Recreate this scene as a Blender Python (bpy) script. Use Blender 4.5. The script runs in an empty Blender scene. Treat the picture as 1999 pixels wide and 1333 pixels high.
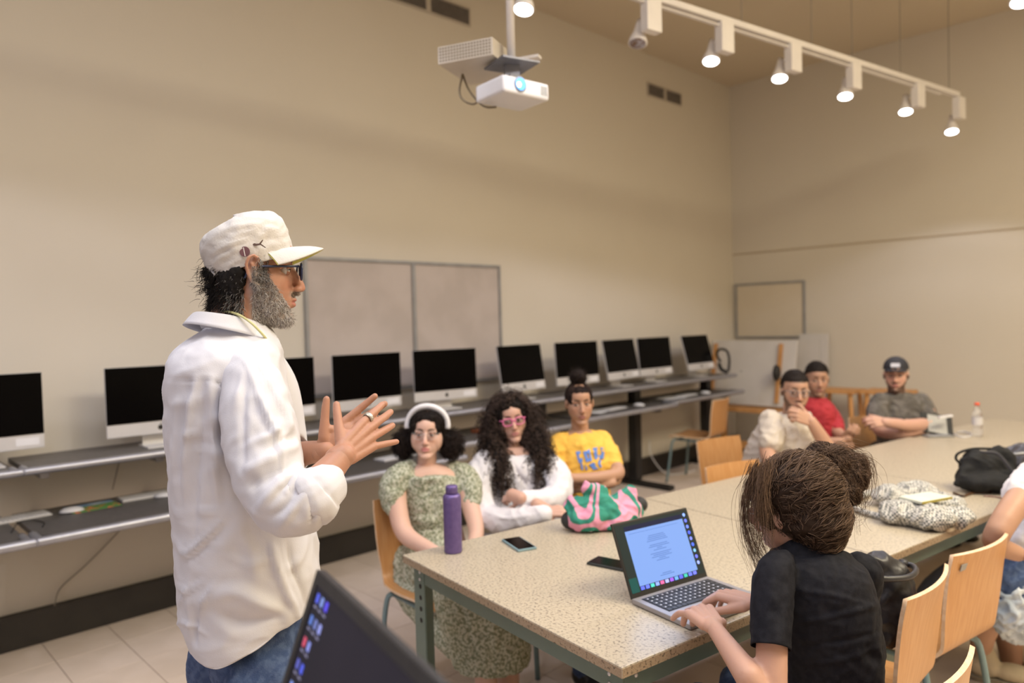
import bpy, bmesh, math, random
import numpy as np
from mathutils import Vector, Matrix
random.seed(7); rng = np.random.default_rng(7)
S = bpy.context.scene
COL = S.collection
# ------------------------------------------------------------------ camera
W, H, FPX = 1999.0, 1333.0, 1425.5
YAW, PITCH, ROLL = math.radians(46.04), math.radians(-1.522), math.radians(-1.48)
CAM = np.array([0, 0, 1.57])
def cam_axes():
    f = np.array([-math.sin(YAW)*math.cos(PITCH), math.cos(YAW)*math.cos(PITCH), math.sin(PITCH)])
    r = np.array([math.cos(YAW), math.sin(YAW), 0.0]); u = np.cross(r, f)
    c, s = math.cos(ROLL), math.sin(ROLL)
    return c*r+s*u, -s*r+c*u, f
CR, CU, CF = cam_axes()
def at(px, py, d):
    """world point seen at a pixel of the 1999x1333 photograph, d metres along the view axis"""
    return CAM + d*(CF + CR*(px-W/2)/FPX - CU*(py-H/2)/FPX)
def on_z(px, py, z):
    d = CF + CR*(px-W/2)/FPX - CU*(py-H/2)/FPX
    return CAM + d*(z-CAM[2])/d[2]
HR = np.array([math.cos(YAW), math.sin(YAW), 0.0])      # horizontal right / forward of the viewer
HF = np.array([-math.sin(YAW), math.cos(YAW), 0.0])
cd = bpy.data.cameras.new('camera'); cam = bpy.data.objects.new('camera', cd); COL.objects.link(cam)
cd.sensor_width = 36; cd.lens = FPX*36/W; cd.clip_start = 0.05
cam.matrix_world = Matrix([list(x)+[0] for x in np.array([CR, CU, -CF])]).transposed().to_4x4() if False else Matrix((
    (CR[0], CU[0], -CF[0], CAM[0]), (CR[1], CU[1], -CF[1], CAM[1]), (CR[2], CU[2], -CF[2], CAM[2]), (0, 0, 0, 1)))
cd.dof.use_dof = True; cd.dof.focus_distance = 1.58; cd.dof.aperture_fstop = 2.3
S.camera = cam
# ------------------------------------------------------------------ world, exposure, big lights
S.view_settings.view_transform = 'Standard'; S.view_settings.look = 'None'
S.view_settings.gamma = 1.0; S.view_settings.use_curve_mapping = False
S.view_settings.exposure = -0.10
wd = bpy.data.worlds.new('world'); S.world = wd; wd.use_nodes = True
wd.node_tree.nodes['Background'].inputs[0].default_value = (.9, .88, .85, 1)
wd.node_tree.nodes['Background'].inputs[1].default_value = 0.1
XW, YB, ZC = -4.38, 7.862, 4.25          # left wall, back wall, ceiling
XR, YF = 3.2, -3.2
def light(name, kind, loc, energy, color=(1, 1, 1), target=None, size=.1, cone=None, blend=.3, size_y=None):
    l = bpy.data.lights.new(name, kind); l.energy = energy; l.color = color
    if kind == 'AREA':
        l.size = size
        if size_y: l.shape = 'RECTANGLE'; l.size_y = size_y
    else: l.shadow_soft_size = size
    if cone: l.spot_size = math.radians(cone); l.spot_blend = blend
    o = bpy.data.objects.new(name, l); COL.objects.link(o); o.location = [float(v) for v in loc]
    if target is not None:
        o.rotation_euler = (Vector([float(v) for v in target])-Vector([float(v) for v in loc])).to_track_quat('-Z', 'Y').to_euler()
    return o
light('rear_cool_fill', 'AREA', (-1.2, YF+.06, 2.0), 36, (.86, .90, 1.22), (-1.6, 3, 1.6), 3.2, size_y=1.8)  # added cool fill from behind the camera, no window there
LW = (.94, .955, 1.12)
light('ceiling_fill_rear', 'AREA', (-.5, .2, ZC-.03), 85, (.93, .97, 1.05), (-.5, .2, 0), 2.6, size_y=2.2)  # added overhead fill out of view, raises the ambient light
light('ceiling_fill_middle', 'AREA', (1.2, 3.4, ZC-.03), 300, (1, .88, .63), (1.2, 3.4, 0), 1.6, size_y=3.6)  # invented warm fill under the ceiling, brightens the upper and right walls
# ------------------------------------------------------------------ materials
def mat(name, color=(.8, .8, .8), rough=.6, metal=0., color2=None, scale=20., detail=3., bump=0., bscale=None, emit=None, estr=1., alpha=None, spec=.5, attr=None, kind='noise', lo=.4, hi=.6, sss=0., trans=0., coord='Object', stretch=None):
    m = bpy.data.materials.new(name); m.use_nodes = True
    nt = m.node_tree; N = nt.nodes; L = nt.links; b = N['Principled BSDF']
    b.inputs['Base Color'].default_value = (*color, 1); b.inputs['Roughness'].default_value = rough
    b.inputs['Metallic'].default_value = metal; b.inputs['Specular IOR Level'].default_value = spec
    if sss: b.inputs['Subsurface Weight'].default_value = sss; b.inputs['Subsurface Radius'].default_value = (.02, .008, .004); b.inputs['Subsurface Scale'].default_value = .3
    if trans: b.inputs['Transmission Weight'].default_value = trans
    tc = N.new('ShaderNodeTexCoord'); src = tc.outputs[coord]
    if stretch:
        mp = N.new('ShaderNodeMapping'); mp.inputs['Scale'].default_value = stretch; L.new(src, mp.inputs[0]); src = mp.outputs[0]
    base = None
    if attr:
        a = N.new('ShaderNodeAttribute'); a.attribute_name = attr; base = a.outputs['Color']
        L.new(base, b.inputs['Base Color'])
    if color2 is not None:
        if kind == 'voronoi':
            t = N.new('ShaderNodeTexVoronoi'); out = t.outputs['Distance']
        elif kind == 'checker':
            t = N.new('ShaderNodeTexChecker'); out = t.outputs['Fac']
        elif kind == 'wave':
            t = N.new('ShaderNodeTexWave'); t.inputs['Distortion'].default_value = 6; out = t.outputs['Fac']
        else:
            t = N.new('ShaderNodeTexNoise'); t.inputs['Detail'].default_value = detail; out = t.outputs['Fac']
        t.inputs['Scale'].default_value = scale; L.new(src, t.inputs['Vector'])
        r = N.new('ShaderNodeMapRange'); r.inputs['From Min'].default_value = lo; r.inputs['From Max'].default_value = hi
        L.new(out, r.inputs['Value'])
        mx = N.new('ShaderNodeMix'); mx.data_type = 'RGBA'; L.new(r.outputs[0], mx.inputs['Factor'])
        mx.inputs['A'].default_value = (*color, 1); mx.inputs['B'].default_value = (*color2, 1)
        if base is not None: L.new(base, mx.inputs['A'])
        L.new(mx.outputs['Result'], b.inputs['Base Color'])
    if bump:
        t2 = N.new('ShaderNodeTexNoise'); t2.inputs['Scale'].default_value = bscale or scale; t2.inputs['Detail'].default_value = 4
        L.new(src, t2.inputs['Vector'])
        bp = N.new('ShaderNodeBump'); bp.inputs['Strength'].default_value = bump; bp.inputs['Distance'].default_value = .01
        L.new(t2.outputs['Fac'], bp.inputs['Height']); L.new(bp.outputs[0], b.inputs['Normal'])
    if emit is not None:
        b.inputs['Emission Color'].default_value = (*emit, 1); b.inputs['Emission Strength'].default_value = estr
    m.diffuse_color = (*color, 1)
    return m
def srgb(r, g, b):
    f = lambda c: (c/255/12.92) if c/255 <= .04045 else ((c/255+.055)/1.055)**2.4
    return (f(r), f(g), f(b))
M = {}
M['wall'] = mat('wall_paint', (.615, .56, .47), .75, color2=(.625, .57, .48), scale=1.5, bump=.04, bscale=120)
M['ceil'] = mat('ceiling_paint', (.62, .53, .40), .85, bump=.03, bscale=60)
M['tile'] = mat('vinyl_tile', (.72, .60, .50), .38, color2=(.67, .555, .455), scale=5, bump=.02, bscale=40)
M['grout'] = mat('tile_joint', (.30, .24, .19), .8, color2=(.26, .2, .16), scale=30)
M['skirt'] = mat('dark_skirting', (.016, .013, .011), .5, color2=(.022, .018, .015), scale=8)
M['stone'] = mat('terrazzo', (.50, .43, .325), .33, color2=(.17, .14, .115), scale=120, detail=4, lo=.50, hi=.72)
M['stone_edge'] = mat('terrazzo_edge', (.36, .27, .18), .6, color2=(.12, .09, .06), scale=110, lo=.55, hi=.68, bump=.3, bscale=200)
M['green'] = mat('green_steel', (.125, .175, .150), .45, color2=(.14, .19, .165), scale=6, metal=.1)
M['bluegreen'] = mat('bluegreen_steel', (.16, .24, .26), .4, color2=(.18, .26, .28), scale=9, metal=.2)
M['ply'] = mat('beech_plywood', (.50, .24, .085), .38, color2=(.56, .29, .115), scale=7, stretch=(1.2, 14, 1.2), bump=.02, bscale=40)
M['ply_edge'] = mat('plywood_edge', (.80, .60, .42), .5, color2=(.72, .5, .32), scale=60)
M['wood'] = mat('orange_wood', (.50, .24, .08), .5, color2=(.58, .30, .11), scale=5, stretch=(8, 8, 1))
M['deskgrey'] = mat('desk_top_grey', (.085, .078, .074), .45, color2=(.10, .09, .085), scale=40)
M['silver'] = mat('silver_edge', (.34, .34, .38), .36, metal=.6, color2=(.38, .38, .41), scale=12)
M['alu'] = mat('aluminium', (.62, .61, .62), .38, metal=.35, color2=(.65, .64, .65), scale=10)
M['black'] = mat('black_metal', (.010, .009, .009), .45, color2=(.014, .013, .013), scale=10)
M['glass_black'] = mat('black_screen', (.0012, .001, .0012), .22, color2=(.0016, .0013, .0016), scale=3, spec=.06)
M['white_plastic'] = mat('white_plastic', (.72, .71, .73), .4, color2=(.75, .74, .76), scale=8)
M['white_paint'] = mat('white_enamel', (.74, .70, .68), .45, color2=(.78, .74, .71), scale=8)
M['vent'] = mat('vent_grey', (.22, .19, .16), .6, color2=(.26, .22, .19), scale=20)
M['dark'] = mat('dark_void', (.018, .015, .012), .8, color2=(.022, .018, .015), scale=9)
M['board'] = mat('pin_board', (.50, .435, .395), .8, color2=(.45, .39, .35), scale=3.5, bump=.05, bscale=150)
M['boardframe'] = mat('board_frame', (.30, .30, .30), .45, metal=.4, color2=(.34, .34, .34), scale=9)
M['panel'] = mat('white_panel', (.58, .55, .52), .45, color2=(.61, .58, .55), scale=4)
M['glow'] = mat('lamp_glow', (1, 1, 1), .5, emit=(1, .97, .95), estr=14, color2=(1, 1, 1), scale=5)
M['jeans'] = mat('denim', (.035, .065, .16), .85, color2=(.07, .11, .22), scale=60, bump=.25, bscale=300)
M['jeans_light'] = mat('light_denim', (.42, .50, .60), .85, color2=(.60, .66, .74), scale=9, bump=.3, bscale=120)
M['rubber'] = mat('dark_rubber', (.02, .02, .02), .7, color2=(.03, .03, .03), scale=30)
# ------------------------------------------------------------------ mesh helpers
OFFS = {}      # people are modelled in place; their parts are stored relative to the empty at their feet
def link_mesh(name, V, F, m, parent=None, smooth=True, colors=None, mats=None, midx=None):
    me = bpy.data.meshes.new(name)
    if parent is not None and parent.name in OFFS: V = np.asarray(V, float)-OFFS[parent.name]
    V = np.asarray(V, dtype=np.float32)
    if isinstance(F, np.ndarray):
        n, k = F.shape
        me.vertices.add(len(V)); me.vertices.foreach_set('co', V.ravel())
        me.loops.add(n*k); me.loops.foreach_set('vertex_index', F.astype(np.int32).ravel())
        me.polygons.add(n); me.polygons.foreach_set('loop_start', np.arange(0, n*k, k, dtype=np.int32))
        try: me.polygons.foreach_set('loop_total', np.full(n, k, dtype=np.int32))
        except Exception: pass
    else:
        me.from_pydata(V.tolist(), [], F)
    if colors is not None:
        a = me.color_attributes.new('col', 'FLOAT_COLOR', 'POINT')
        c = np.ones((len(V), 4), np.float32); c[:, :3] = colors; a.data.foreach_set('color', c.ravel())
    me.update(); me.validate()
    if smooth: me.polygons.foreach_set('use_smooth', np.ones(len(me.polygons), dtype=bool))
    for x in (mats or [m]): me.materials.append(x)
    if midx is not None: me.polygons.foreach_set('material_index', np.array(midx, dtype=np.int32))
    o = bpy.data.objects.new(name, me); COL.objects.link(o)
    if parent is not None:
        o.parent = parent
        if parent.name in OFFS: OFFS[o.name] = OFFS[parent.name]
    return o
def tag(o, label=None, cat=None, group=None, kind=None):
    if label: o['label'] = label
    if cat: o['category'] = cat
    if group: o['group'] = group
    if kind: o['kind'] = kind
    return o
def empty(name, loc=(0, 0, 0), rz=0., label=None, cat=None, group=None, kind=None):
    o = bpy.data.objects.new(name, None); COL.objects.link(o); o.location = [float(v) for v in loc]; o.rotation_euler[2] = rz
    o.empty_display_size = .1
    return tag(o, label, cat, group, kind)
def keep(o, parent):
    """parent o (built in world space) to an empty that stands elsewhere"""
    bpy.context.view_layer.update()
    o.parent = parent; o.matrix_parent_inverse = parent.matrix_world.inverted(); return o
def copy_tree(o, parent=None):
    c = o.copy(); COL.objects.link(c)
    if parent is not None: c.parent = parent
    for ch in list(o.children): copy_tree(ch, c)
    return c
class MB:
    """collects closed shapes into one mesh"""
    def __init__(s): s.V = []; s.F = []; s.n = 0
    def add(s, V, F):
        V = np.asarray(V, float); s.V.append(V); s.F += [tuple(int(i)+s.n for i in f) for f in F]; s.n += len(V); return s
    def box(s, a, b, R=None, c=None, bev=0.):
        a = np.array(a, float); b = np.array(b, float)
        if bev > 0:
            bm = bmesh.new(); bmesh.ops.create_cube(bm, size=1)
            for v in bm.verts: v.co = Vector((np.array(v.co)*(b-a)).tolist())
            bmesh.ops.bevel(bm, geom=bm.edges[:], offset=bev, segments=2, affect='EDGES', profile=.7)
            V = np.array([v.co[:] for v in bm.verts])+(a+b)/2; bm.verts.index_update()
            F = [[v.index for v in f.verts] for f in bm.faces]; bm.free()
        else:
            V = np.array([[x, y, z] for x in (a[0], b[0]) for y in (a[1], b[1]) for z in (a[2], b[2])])
            F = [(0, 1, 3, 2), (4, 6, 7, 5), (0, 4, 5, 1), (2, 3, 7, 6), (0, 2, 6, 4), (1, 5, 7, 3)]
        if R is not None:
            c = np.zeros(3) if c is None else np.array(c, float)
            V = V@np.array(R).T+c
        return s.add(V, F)
    def tube(s, pts, rad, n=10, caps=True, flat=None):
        V, F = tube(pts, rad, n, caps, flat); return s.add(V, F.tolist() if isinstance(F, np.ndarray) else F)
    def cone(s, a, b, ra, rb, n=16):
        return s.tube([a, b], [ra, rb], n)
    def ell(s, c, r, R=None, n=16):
        V, F = ellipsoid(c, r, R, n); return s.add(V, F)
    def prism(s, poly, z0, z1):
        n = len(poly); V = [(x, y, z0) for x, y in poly]+[(x, y, z1) for x, y in poly]
        F = [tuple(range(n))[::-1], tuple(range(n, 2*n))]+[(i, (i+1) % n, n+(i+1) % n, n+i) for i in range(n)]
        return s.add(V, F)
    def xform(s, R, t):
        s.V = [v@np.array(R).T+np.array(t) for v in s.V]; return s
    def build(s, name, m, parent=None, smooth=False, **k):
        return link_mesh(name, np.concatenate(s.V), s.F, m, parent, smooth, **k)
def rotz(a): c, s = math.cos(a), math.sin(a); return np.array([[c, -s, 0], [s, c, 0], [0, 0, 1]])
def roty(a): c, s = math.cos(a), math.sin(a); return np.array([[c, 0, s], [0, 1, 0], [-s, 0, c]])
def rotx(a): c, s = math.cos(a), math.sin(a); return np.array([[1, 0, 0], [0, c, -s], [0, s, c]])
def nrm(v): v = np.asarray(v, float); return v/max(np.linalg.norm(v), 1e-9)
def ellipsoid(c, r, R=None, n=16):
    m = n//2+1; V = []; F = []
    for i in range(m+1):
        t = math.pi*i/m
        if i in (0, m): V.append((0, 0, math.cos(t))); continue
        for j in range(n): p = 2*math.pi*j/n; V.append((math.sin(t)*math.cos(p), math.sin(t)*math.sin(p), math.cos(t)))
    V = np.array(V)*np.array(r)
    if R is not None: V = V@np.array(R).T
    V = V+np.array(c)
    for j in range(n):
        F.append((0, 1+j, 1+(j+1) % n)); k = 1+(m-2)*n; F.append((len(V)-1, k+(j+1) % n, k+j))
        for i in range(m-2): a = 1+i*n; F.append((a+j, a+n+j, a+n+(j+1) % n, a+(j+1) % n))
    return V, F
def spline(pts, k=6):
    """Catmull-Rom through points (rows may carry a radius too)"""
    P = np.array(pts, float)
    if len(P) < 3: return np.array([P[0]+(P[-1]-P[0])*t for t in np.linspace(0, 1, k+1)])
    Q = np.vstack([2*P[0]-P[1], P, 2*P[-1]-P[-2]]); out = []
    for i in range(1, len(Q)-2):
        for j in range(k):
            t = j/k; a, b, c, d = Q[i-1], Q[i], Q[i+1], Q[i+2]
            out.append(.5*((2*b)+(c-a)*t+(2*a-5*b+4*c-d)*t*t+(3*b-a-3*c+d)*t**3))
    out.append(P[-1]); return np.array(out)
def frames(P, up=None):
    T = np.gradient(P, axis=0); T /= np.maximum(np.linalg.norm(T, axis=1)[:, None], 1e-9)
    a = np.array([0, 0, 1.]) if up is None else np.array(up, float)
    if abs(T[0]@a) > .95 and up is None: a = np.array([1., 0, 0])
    A = []; n = nrm(a-T[0]*(a@T[0]))
    for t in T: n = nrm(n-t*(n@t)); A.append(n)
    A = np.array(A); return T, A, np.cross(T, A)
def tube(pts, rad, n=10, caps=True, flat=None, up=None):
    P = np.array(pts, float); rad = np.broadcast_to(np.asarray(rad, float), (len(P),)) if np.ndim(rad) < 2 else np.asarray(rad)
    T, A, B = frames(P, up); ang = np.linspace(0, 2*math.pi, n, endpoint=False)
    ra = rad if rad.ndim == 1 else rad[:, 0]; rb = (rad*(flat or 1)) if rad.ndim == 1 else rad[:, 1]
    V = (P[:, None]+A[:, None]*np.cos(ang)[None, :, None]*ra[:, None, None]+B[:, None]*np.sin(ang)[None, :, None]*rb[:, None, None]).reshape(-1, 3)
    m = len(P); i, j = np.meshgrid(np.arange(m-1), np.arange(n), indexing='ij'); i = i.ravel(); j = j.ravel(); jn = (j+1) % n
    F = np.stack([i*n+j, i*n+jn, (i+1)*n+jn, (i+1)*n+j], 1).tolist()
    if caps: F += [tuple(range(n))[::-1], tuple(range((m-1)*n, m*n))]
    return V, F
def capsule(a, b, ra, rb, n=16):
    a = np.array(a, float); b = np.array(b, float); d = b-a; L = np.linalg.norm(d); d = d/max(L, 1e-9)
    P = []; R = []
    for t in np.linspace(-90, 0, 5): P.append(a+d*ra*math.sin(math.radians(t))); R.append(max(ra*math.cos(math.radians(t)), ra*.04))
    for t in np.linspace(0, 90, 5): P.append(b+d*rb*math.sin(math.radians(t))); R.append(max(rb*math.cos(math.radians(t)), rb*.04))
    x = np.array([0, 0, 1.]) if abs(d[2]) < .9 else np.array([1., 0, 0])
    A = nrm(np.cross(d, x)); B = np.cross(d, A); ang = np.linspace(0, 2*math.pi, n, endpoint=False)
    V = np.concatenate([p+r*(np.cos(ang)[:, None]*A+np.sin(ang)[:, None]*B) for p, r in zip(P, R)])
    m = len(P); F = [(i*n+j, i*n+(j+1) % n, (i+1)*n+(j+1) % n, (i+1)*n+j) for i in range(m-1) for j in range(n)]
    F += [tuple(range(n))[::-1], tuple(range((m-1)*n, m*n))]
    return V, F
class Blob(MB):
    """overlapping closed shapes fused into one continuous skin"""
    def cap(s, a, b, ra, rb=None): V, F = capsule(a, b, ra, ra if rb is None else rb); return s.add(V, F)
    def chain(s, pts, rads):
        for k in range(len(pts)-1): s.cap(pts[k], pts[k+1], rads[k], rads[k+1])
        return s
    def fuse(s, voxel=.005, smooth=6, fac=.5):
        me = bpy.data.meshes.new('tmp'); me.from_pydata(np.concatenate(s.V).tolist(), [], s.F); me.update()
        bm = bmesh.new(); bm.from_mesh(me); bmesh.ops.recalc_face_normals(bm, faces=bm.faces[:]); bm.to_mesh(me); bm.free()
        o = bpy.data.objects.new('tmp', me); COL.objects.link(o)
        r = o.modifiers.new('r', 'REMESH'); r.mode = 'VOXEL'; r.voxel_size = voxel; r.adaptivity = 0
        if smooth: q = o.modifiers.new('s', 'SMOOTH'); q.factor = fac; q.iterations = smooth
        dg = bpy.context.evaluated_depsgraph_get(); ev = o.evaluated_get(dg); m2 = ev.to_mesh()
        V = np.empty(len(m2.vertices)*3, np.float32); m2.vertices.foreach_get('co', V); V = V.reshape(-1, 3).astype(float)
        k = np.empty(len(m2.polygons), np.int32); m2.polygons.foreach_get('loop_total', k)
        li = np.empty(len(m2.loops), np.int32); m2.loops.foreach_get('vertex_index', li)
        if (k == 4).all(): F = li.reshape(-1, 4)
        else: F = [list(p.vertices) for p in m2.polygons]; F = np.array([f if len(f) == 4 else f+[f[-1]] for f in F])
        ev.to_mesh_clear(); bpy.data.objects.remove(o); bpy.data.meshes.remove(me)
        return V, F
def join(parts):
    V = []; F = []; C = []; n = 0
    for p in parts:
        V.append(p[0]); F.append(np.asarray(p[1])+n); n += len(p[0])
        c = p[2]; C.append(np.broadcast_to(np.asarray(c, float), (len(p[0]), 3)))
    return np.concatenate(V), np.concatenate(F), np.concatenate(C)
def normals(V, F):
    a = V[F[:, 1]]-V[F[:, 0]]; b = V[F[:, 2]]-V[F[:, 0]]; fn = np.cross(a, b)
    N = np.zeros_like(V)
    for k in range(F.shape[1]): np.add.at(N, F[:, k], fn)
    return N/np.maximum(np.linalg.norm(N, axis=1)[:, None], 1e-12)
def wob(V, sc, seed=0, oct=3):
    """smooth pseudo noise -1..1 from warped sines"""
    r = np.random.default_rng(seed); out = np.zeros(len(V)); amp = 1.; tot = 0
    for o in range(oct):
        for k in range(3):
            d = nrm(r.normal(size=3)); ph = r.uniform(0, 6.28); d2 = nrm(r.normal(size=3))
            out += amp*np.sin((V@d)*sc*6.28+ph+1.3*np.sin((V@d2)*sc*4.1+ph*2)); tot += amp
        amp *= .55; sc *= 1.9
    return out/tot*1.6
def creases(V, sc, seed=0):
    return 1-2*np.abs(wob(V, sc, seed, 2))
def strands(roots, dirs, length, r0, seg=5, droop=0., curl=None, colors=None, jitter=.15, seed=1, n=3):
    """many hair strands as thin tapering prisms"""
    g = np.random.default_rng(seed); N = len(roots); dirs = dirs/np.linalg.norm(dirs, axis=1)[:, None]
    dirs = dirs+g.normal(size=dirs.shape)*jitter; dirs /= np.linalg.norm(dirs, axis=1)[:, None]
    L = np.broadcast_to(length, (N,))*g.uniform(.7, 1.15, N)
    P = [np.array(roots, float)]; d = dirs.copy()
    for k in range(seg):
        d = d+np.array([0, 0, -1])*droop/seg+(g.normal(size=d.shape)*(curl or 0)); d /= np.linalg.norm(d, axis=1)[:, None]
        P.append(P[-1]+d*(L/seg)[:, None])
    P = np.array(P)                       # seg+1,N,3
    return ribbon_paths(P.transpose(1, 0, 2), r0, n, colors)
def ribbon_paths(P, r0, n=3, colors=None, taper=.25):
    N, K, _ = P.shape
    T = np.gradient(P, axis=1); T /= np.maximum(np.linalg.norm(T, axis=2)[..., None], 1e-9)
    ref = np.where(np.abs(T[..., 2:3]) > .9, np.array([1., 0, 0]), np.array([0, 0, 1.]))
    A = np.cross(T, ref); A /= np.linalg.norm(A, axis=2)[..., None]; B = np.cross(T, A)
    rr = np.broadcast_to(r0, (N,))[:, None]*np.linspace(1, taper, K)[None]
    ang = np.arange(n)*2*math.pi/n
    V = (P[:, :, None]+rr[:, :, None, None]*(np.cos(ang)[None, None, :, None]*A[:, :, None]+np.sin(ang)[None, None, :, None]*B[:, :, None])).reshape(-1, 3)
    b = (np.arange(N)*K*n)[:, None, None]; i = np.arange(K-1)[None, :, None]*n; j = np.arange(n)[None, None, :]; jn = (j+1) % n
    F = np.stack([b+i+j, b+i+jn, b+i+n+jn, b+i+n+j], -1).reshape(-1, 4)
    C = None if colors is None else np.repeat(np.asarray(colors), K*n, axis=0)
    return V, F, C
# ------------------------------------------------------------------ room shell
def slab(name, a, b, m, kind='structure', parent=None):
    o = MB().box(a, b).build(name, m, parent); 
    if kind and parent is None: o['kind'] = kind
    return o
slab('wall_left', (XW-.15, YF-.15, 0), (XW, YB+.15, ZC), M['wall'])
slab('wall_back', (XW, YB, 0), (XR, YB+.15, ZC), M['wall'])
slab('wall_right', (XR, YF, 0), (XR+.15, YB+.15, ZC), M['wall'])
slab('wall_front', (XW, YF-.15, 0), (XR+.15, YF, ZC), M['wall'])
slab('ceiling', (XW-.15, YF-.15, ZC), (XR+.15, YB+.15, ZC+.15), M['ceil'])
floor = slab('floor', (XW-.15, YF-.15, -.15), (XR+.15, YB+.15, -.004), M['grout'])
T = .30; tm = None; far = MB(); nt = 0
tv = MB().box((-T/2+.0016, -T/2+.0016, -.012), (T/2-.0016, T/2-.0016, 0), bev=.0012)
tile_me = None
for iy in range(27):
    for ix in range(21):
        x = XW+.045+T*(ix+.5); y = -.4+T*(iy+.5)
        if y+T/2 > YB: continue
        near = (ix < 7) or (ix < 11 and iy < 8) or (8 <= ix <= 13 and 9 <= iy <= 15)
        if near and nt < 295:
            if tile_me is None: o = tv.build('floor_tile', M['tile'], floor); tile_me = o.data
            else: o = bpy.data.objects.new('floor_tile', tile_me); COL.objects.link(o); o.parent = floor
            o.location = (x, y, 0); nt += 1
        else:
            far.box((x-T/2+.0016, y-T/2+.0016, -.012), (x+T/2-.0016, y+T/2-.0016, 0))
o = far.build('floor_tile_field', M['tile'], floor); o['kind'] = 'stuff'
# skirting: tall dark rubber base
def bb(name, a, b): 
    return tag(MB().box(a, b, bev=.004).build(name, M['skirt']), kind='structure')
bb('baseboard_left', (XW, YF, 0), (XW+.05, YB, .172))
bb('baseboard_back', (XW+.05, YB-.02, 0), (XR, YB, .10))
o = MB().box((XW, YB-.006, 2.285), (XR, YB, 2.300), bev=.002).build('trim_1', mat('trim_line', (.42, .34, .23), .7, color2=(.45, .36, .25), scale=9)); o['kind'] = 'structure'
# wall air grilles, two louvred panels each
def vent(y0, y1, z0, z1, label):
    t = empty('air_vent', (XW, (y0+y1)/2, (z0+z1)/2), 0, label, 'vent')
    w = (y1-y0)/2; h = (z1-z0)/2
    f = MB()
    for a, b in (((0, -w, h-.012), (.014, w, h)), ((0, -w, -h), (.014, w, -h+.012)), ((0, -w, -h+.0121), (.014, -w+.014, h-.0121)), ((0, w-.014, -h+.0121), (.014, w, h-.0121)), ((0, -.022, -h+.0121), (.014, .022, h-.0121))): f.box(a, b)
    f.build('frame', mat('vent_frame', (.46, .41, .34), .6, color2=(.48, .42, .35), scale=8) if 'vent_frame' not in bpy.data.materials else bpy.data.materials['vent_frame'], t)
    MB().box((.0002, -w+.01, -h+.01), (.004, w-.01, h-.01)).build('backing', M['dark'], t)
    n = 9
    for k in range(n):
        z = -h+.02+(2*h-.04)*k/(n-1)
        for s in (-1, 1):
            a, b = (-w+.015, -.023) if s < 0 else (.023, w-.015)
            MB().box((-.006, a, -.0022), (.006, b, .0022), R=roty(math.radians(38)), c=(.011, 0, z)).build('slat', M['vent'], t)
    return t
vent(3.02, 3.85, 3.90, 4.045, 'dark louvred air vent high on wall nearer the camera')
vent(6.21, 6.83, 3.83, 3.965, 'small dark louvred air vent high on wall near the far corner')
# pin board on the left wall
t = empty('pin_board', (XW, 3.216, 1.57), 0, 'large two panel grey-beige pin board in grey frame on the left wall', 'board')
w, h = .875, .465
for s in (-1, 1):
    MB().box((.002, .013 if s > 0 else -w+.02, -h+.02), (.014, w-.02 if s > 0 else -.013, h-.02), bev=.001).build('panel', M['board'], t)
f = MB()
for a, b in (((0, -w, h-.022), (.026, w, h)), ((0, -w, -h), (.034, w, -h+.024)), ((0, -w, -h+.0241), (.026, -w+.022, h-.0221)), ((0, w-.022, -h+.0241), (.026, w, h-.0221)), ((0, -.014, -h+.0241), (.03, .014, h-.0221))): f.box(a, b, bev=.002)
f.build('frame', M['boardframe'], t)
# framed blank board on the back wall
t = empty('wall_board', (-3.93, YB, 1.63), 0, 'pale board with a thin grey frame on the back wall above the white panels', 'board')
w, h = .415, .315
MB().box((-w+.018, -.012, -h+.018), (w-.018, -.001, h-.018)).build('panel', mat('blank_board', (.62, .54, .42), .7, color2=(.64, .56, .44), scale=4), t)
f = MB()
for a, b in (((-w, -.024, h-.022), (w, 0, h)), ((-w, -.024, -h), (w, 0, -h+.022)), ((-w, -.024, -h+.0221), (-w+.022, 0, h-.0221)), ((w-.022, -.024, -h+.0221), (w, 0, h-.0221))): f.box(a, b, bev=.002)
f.build('frame', M['boardframe'], t)
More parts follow.
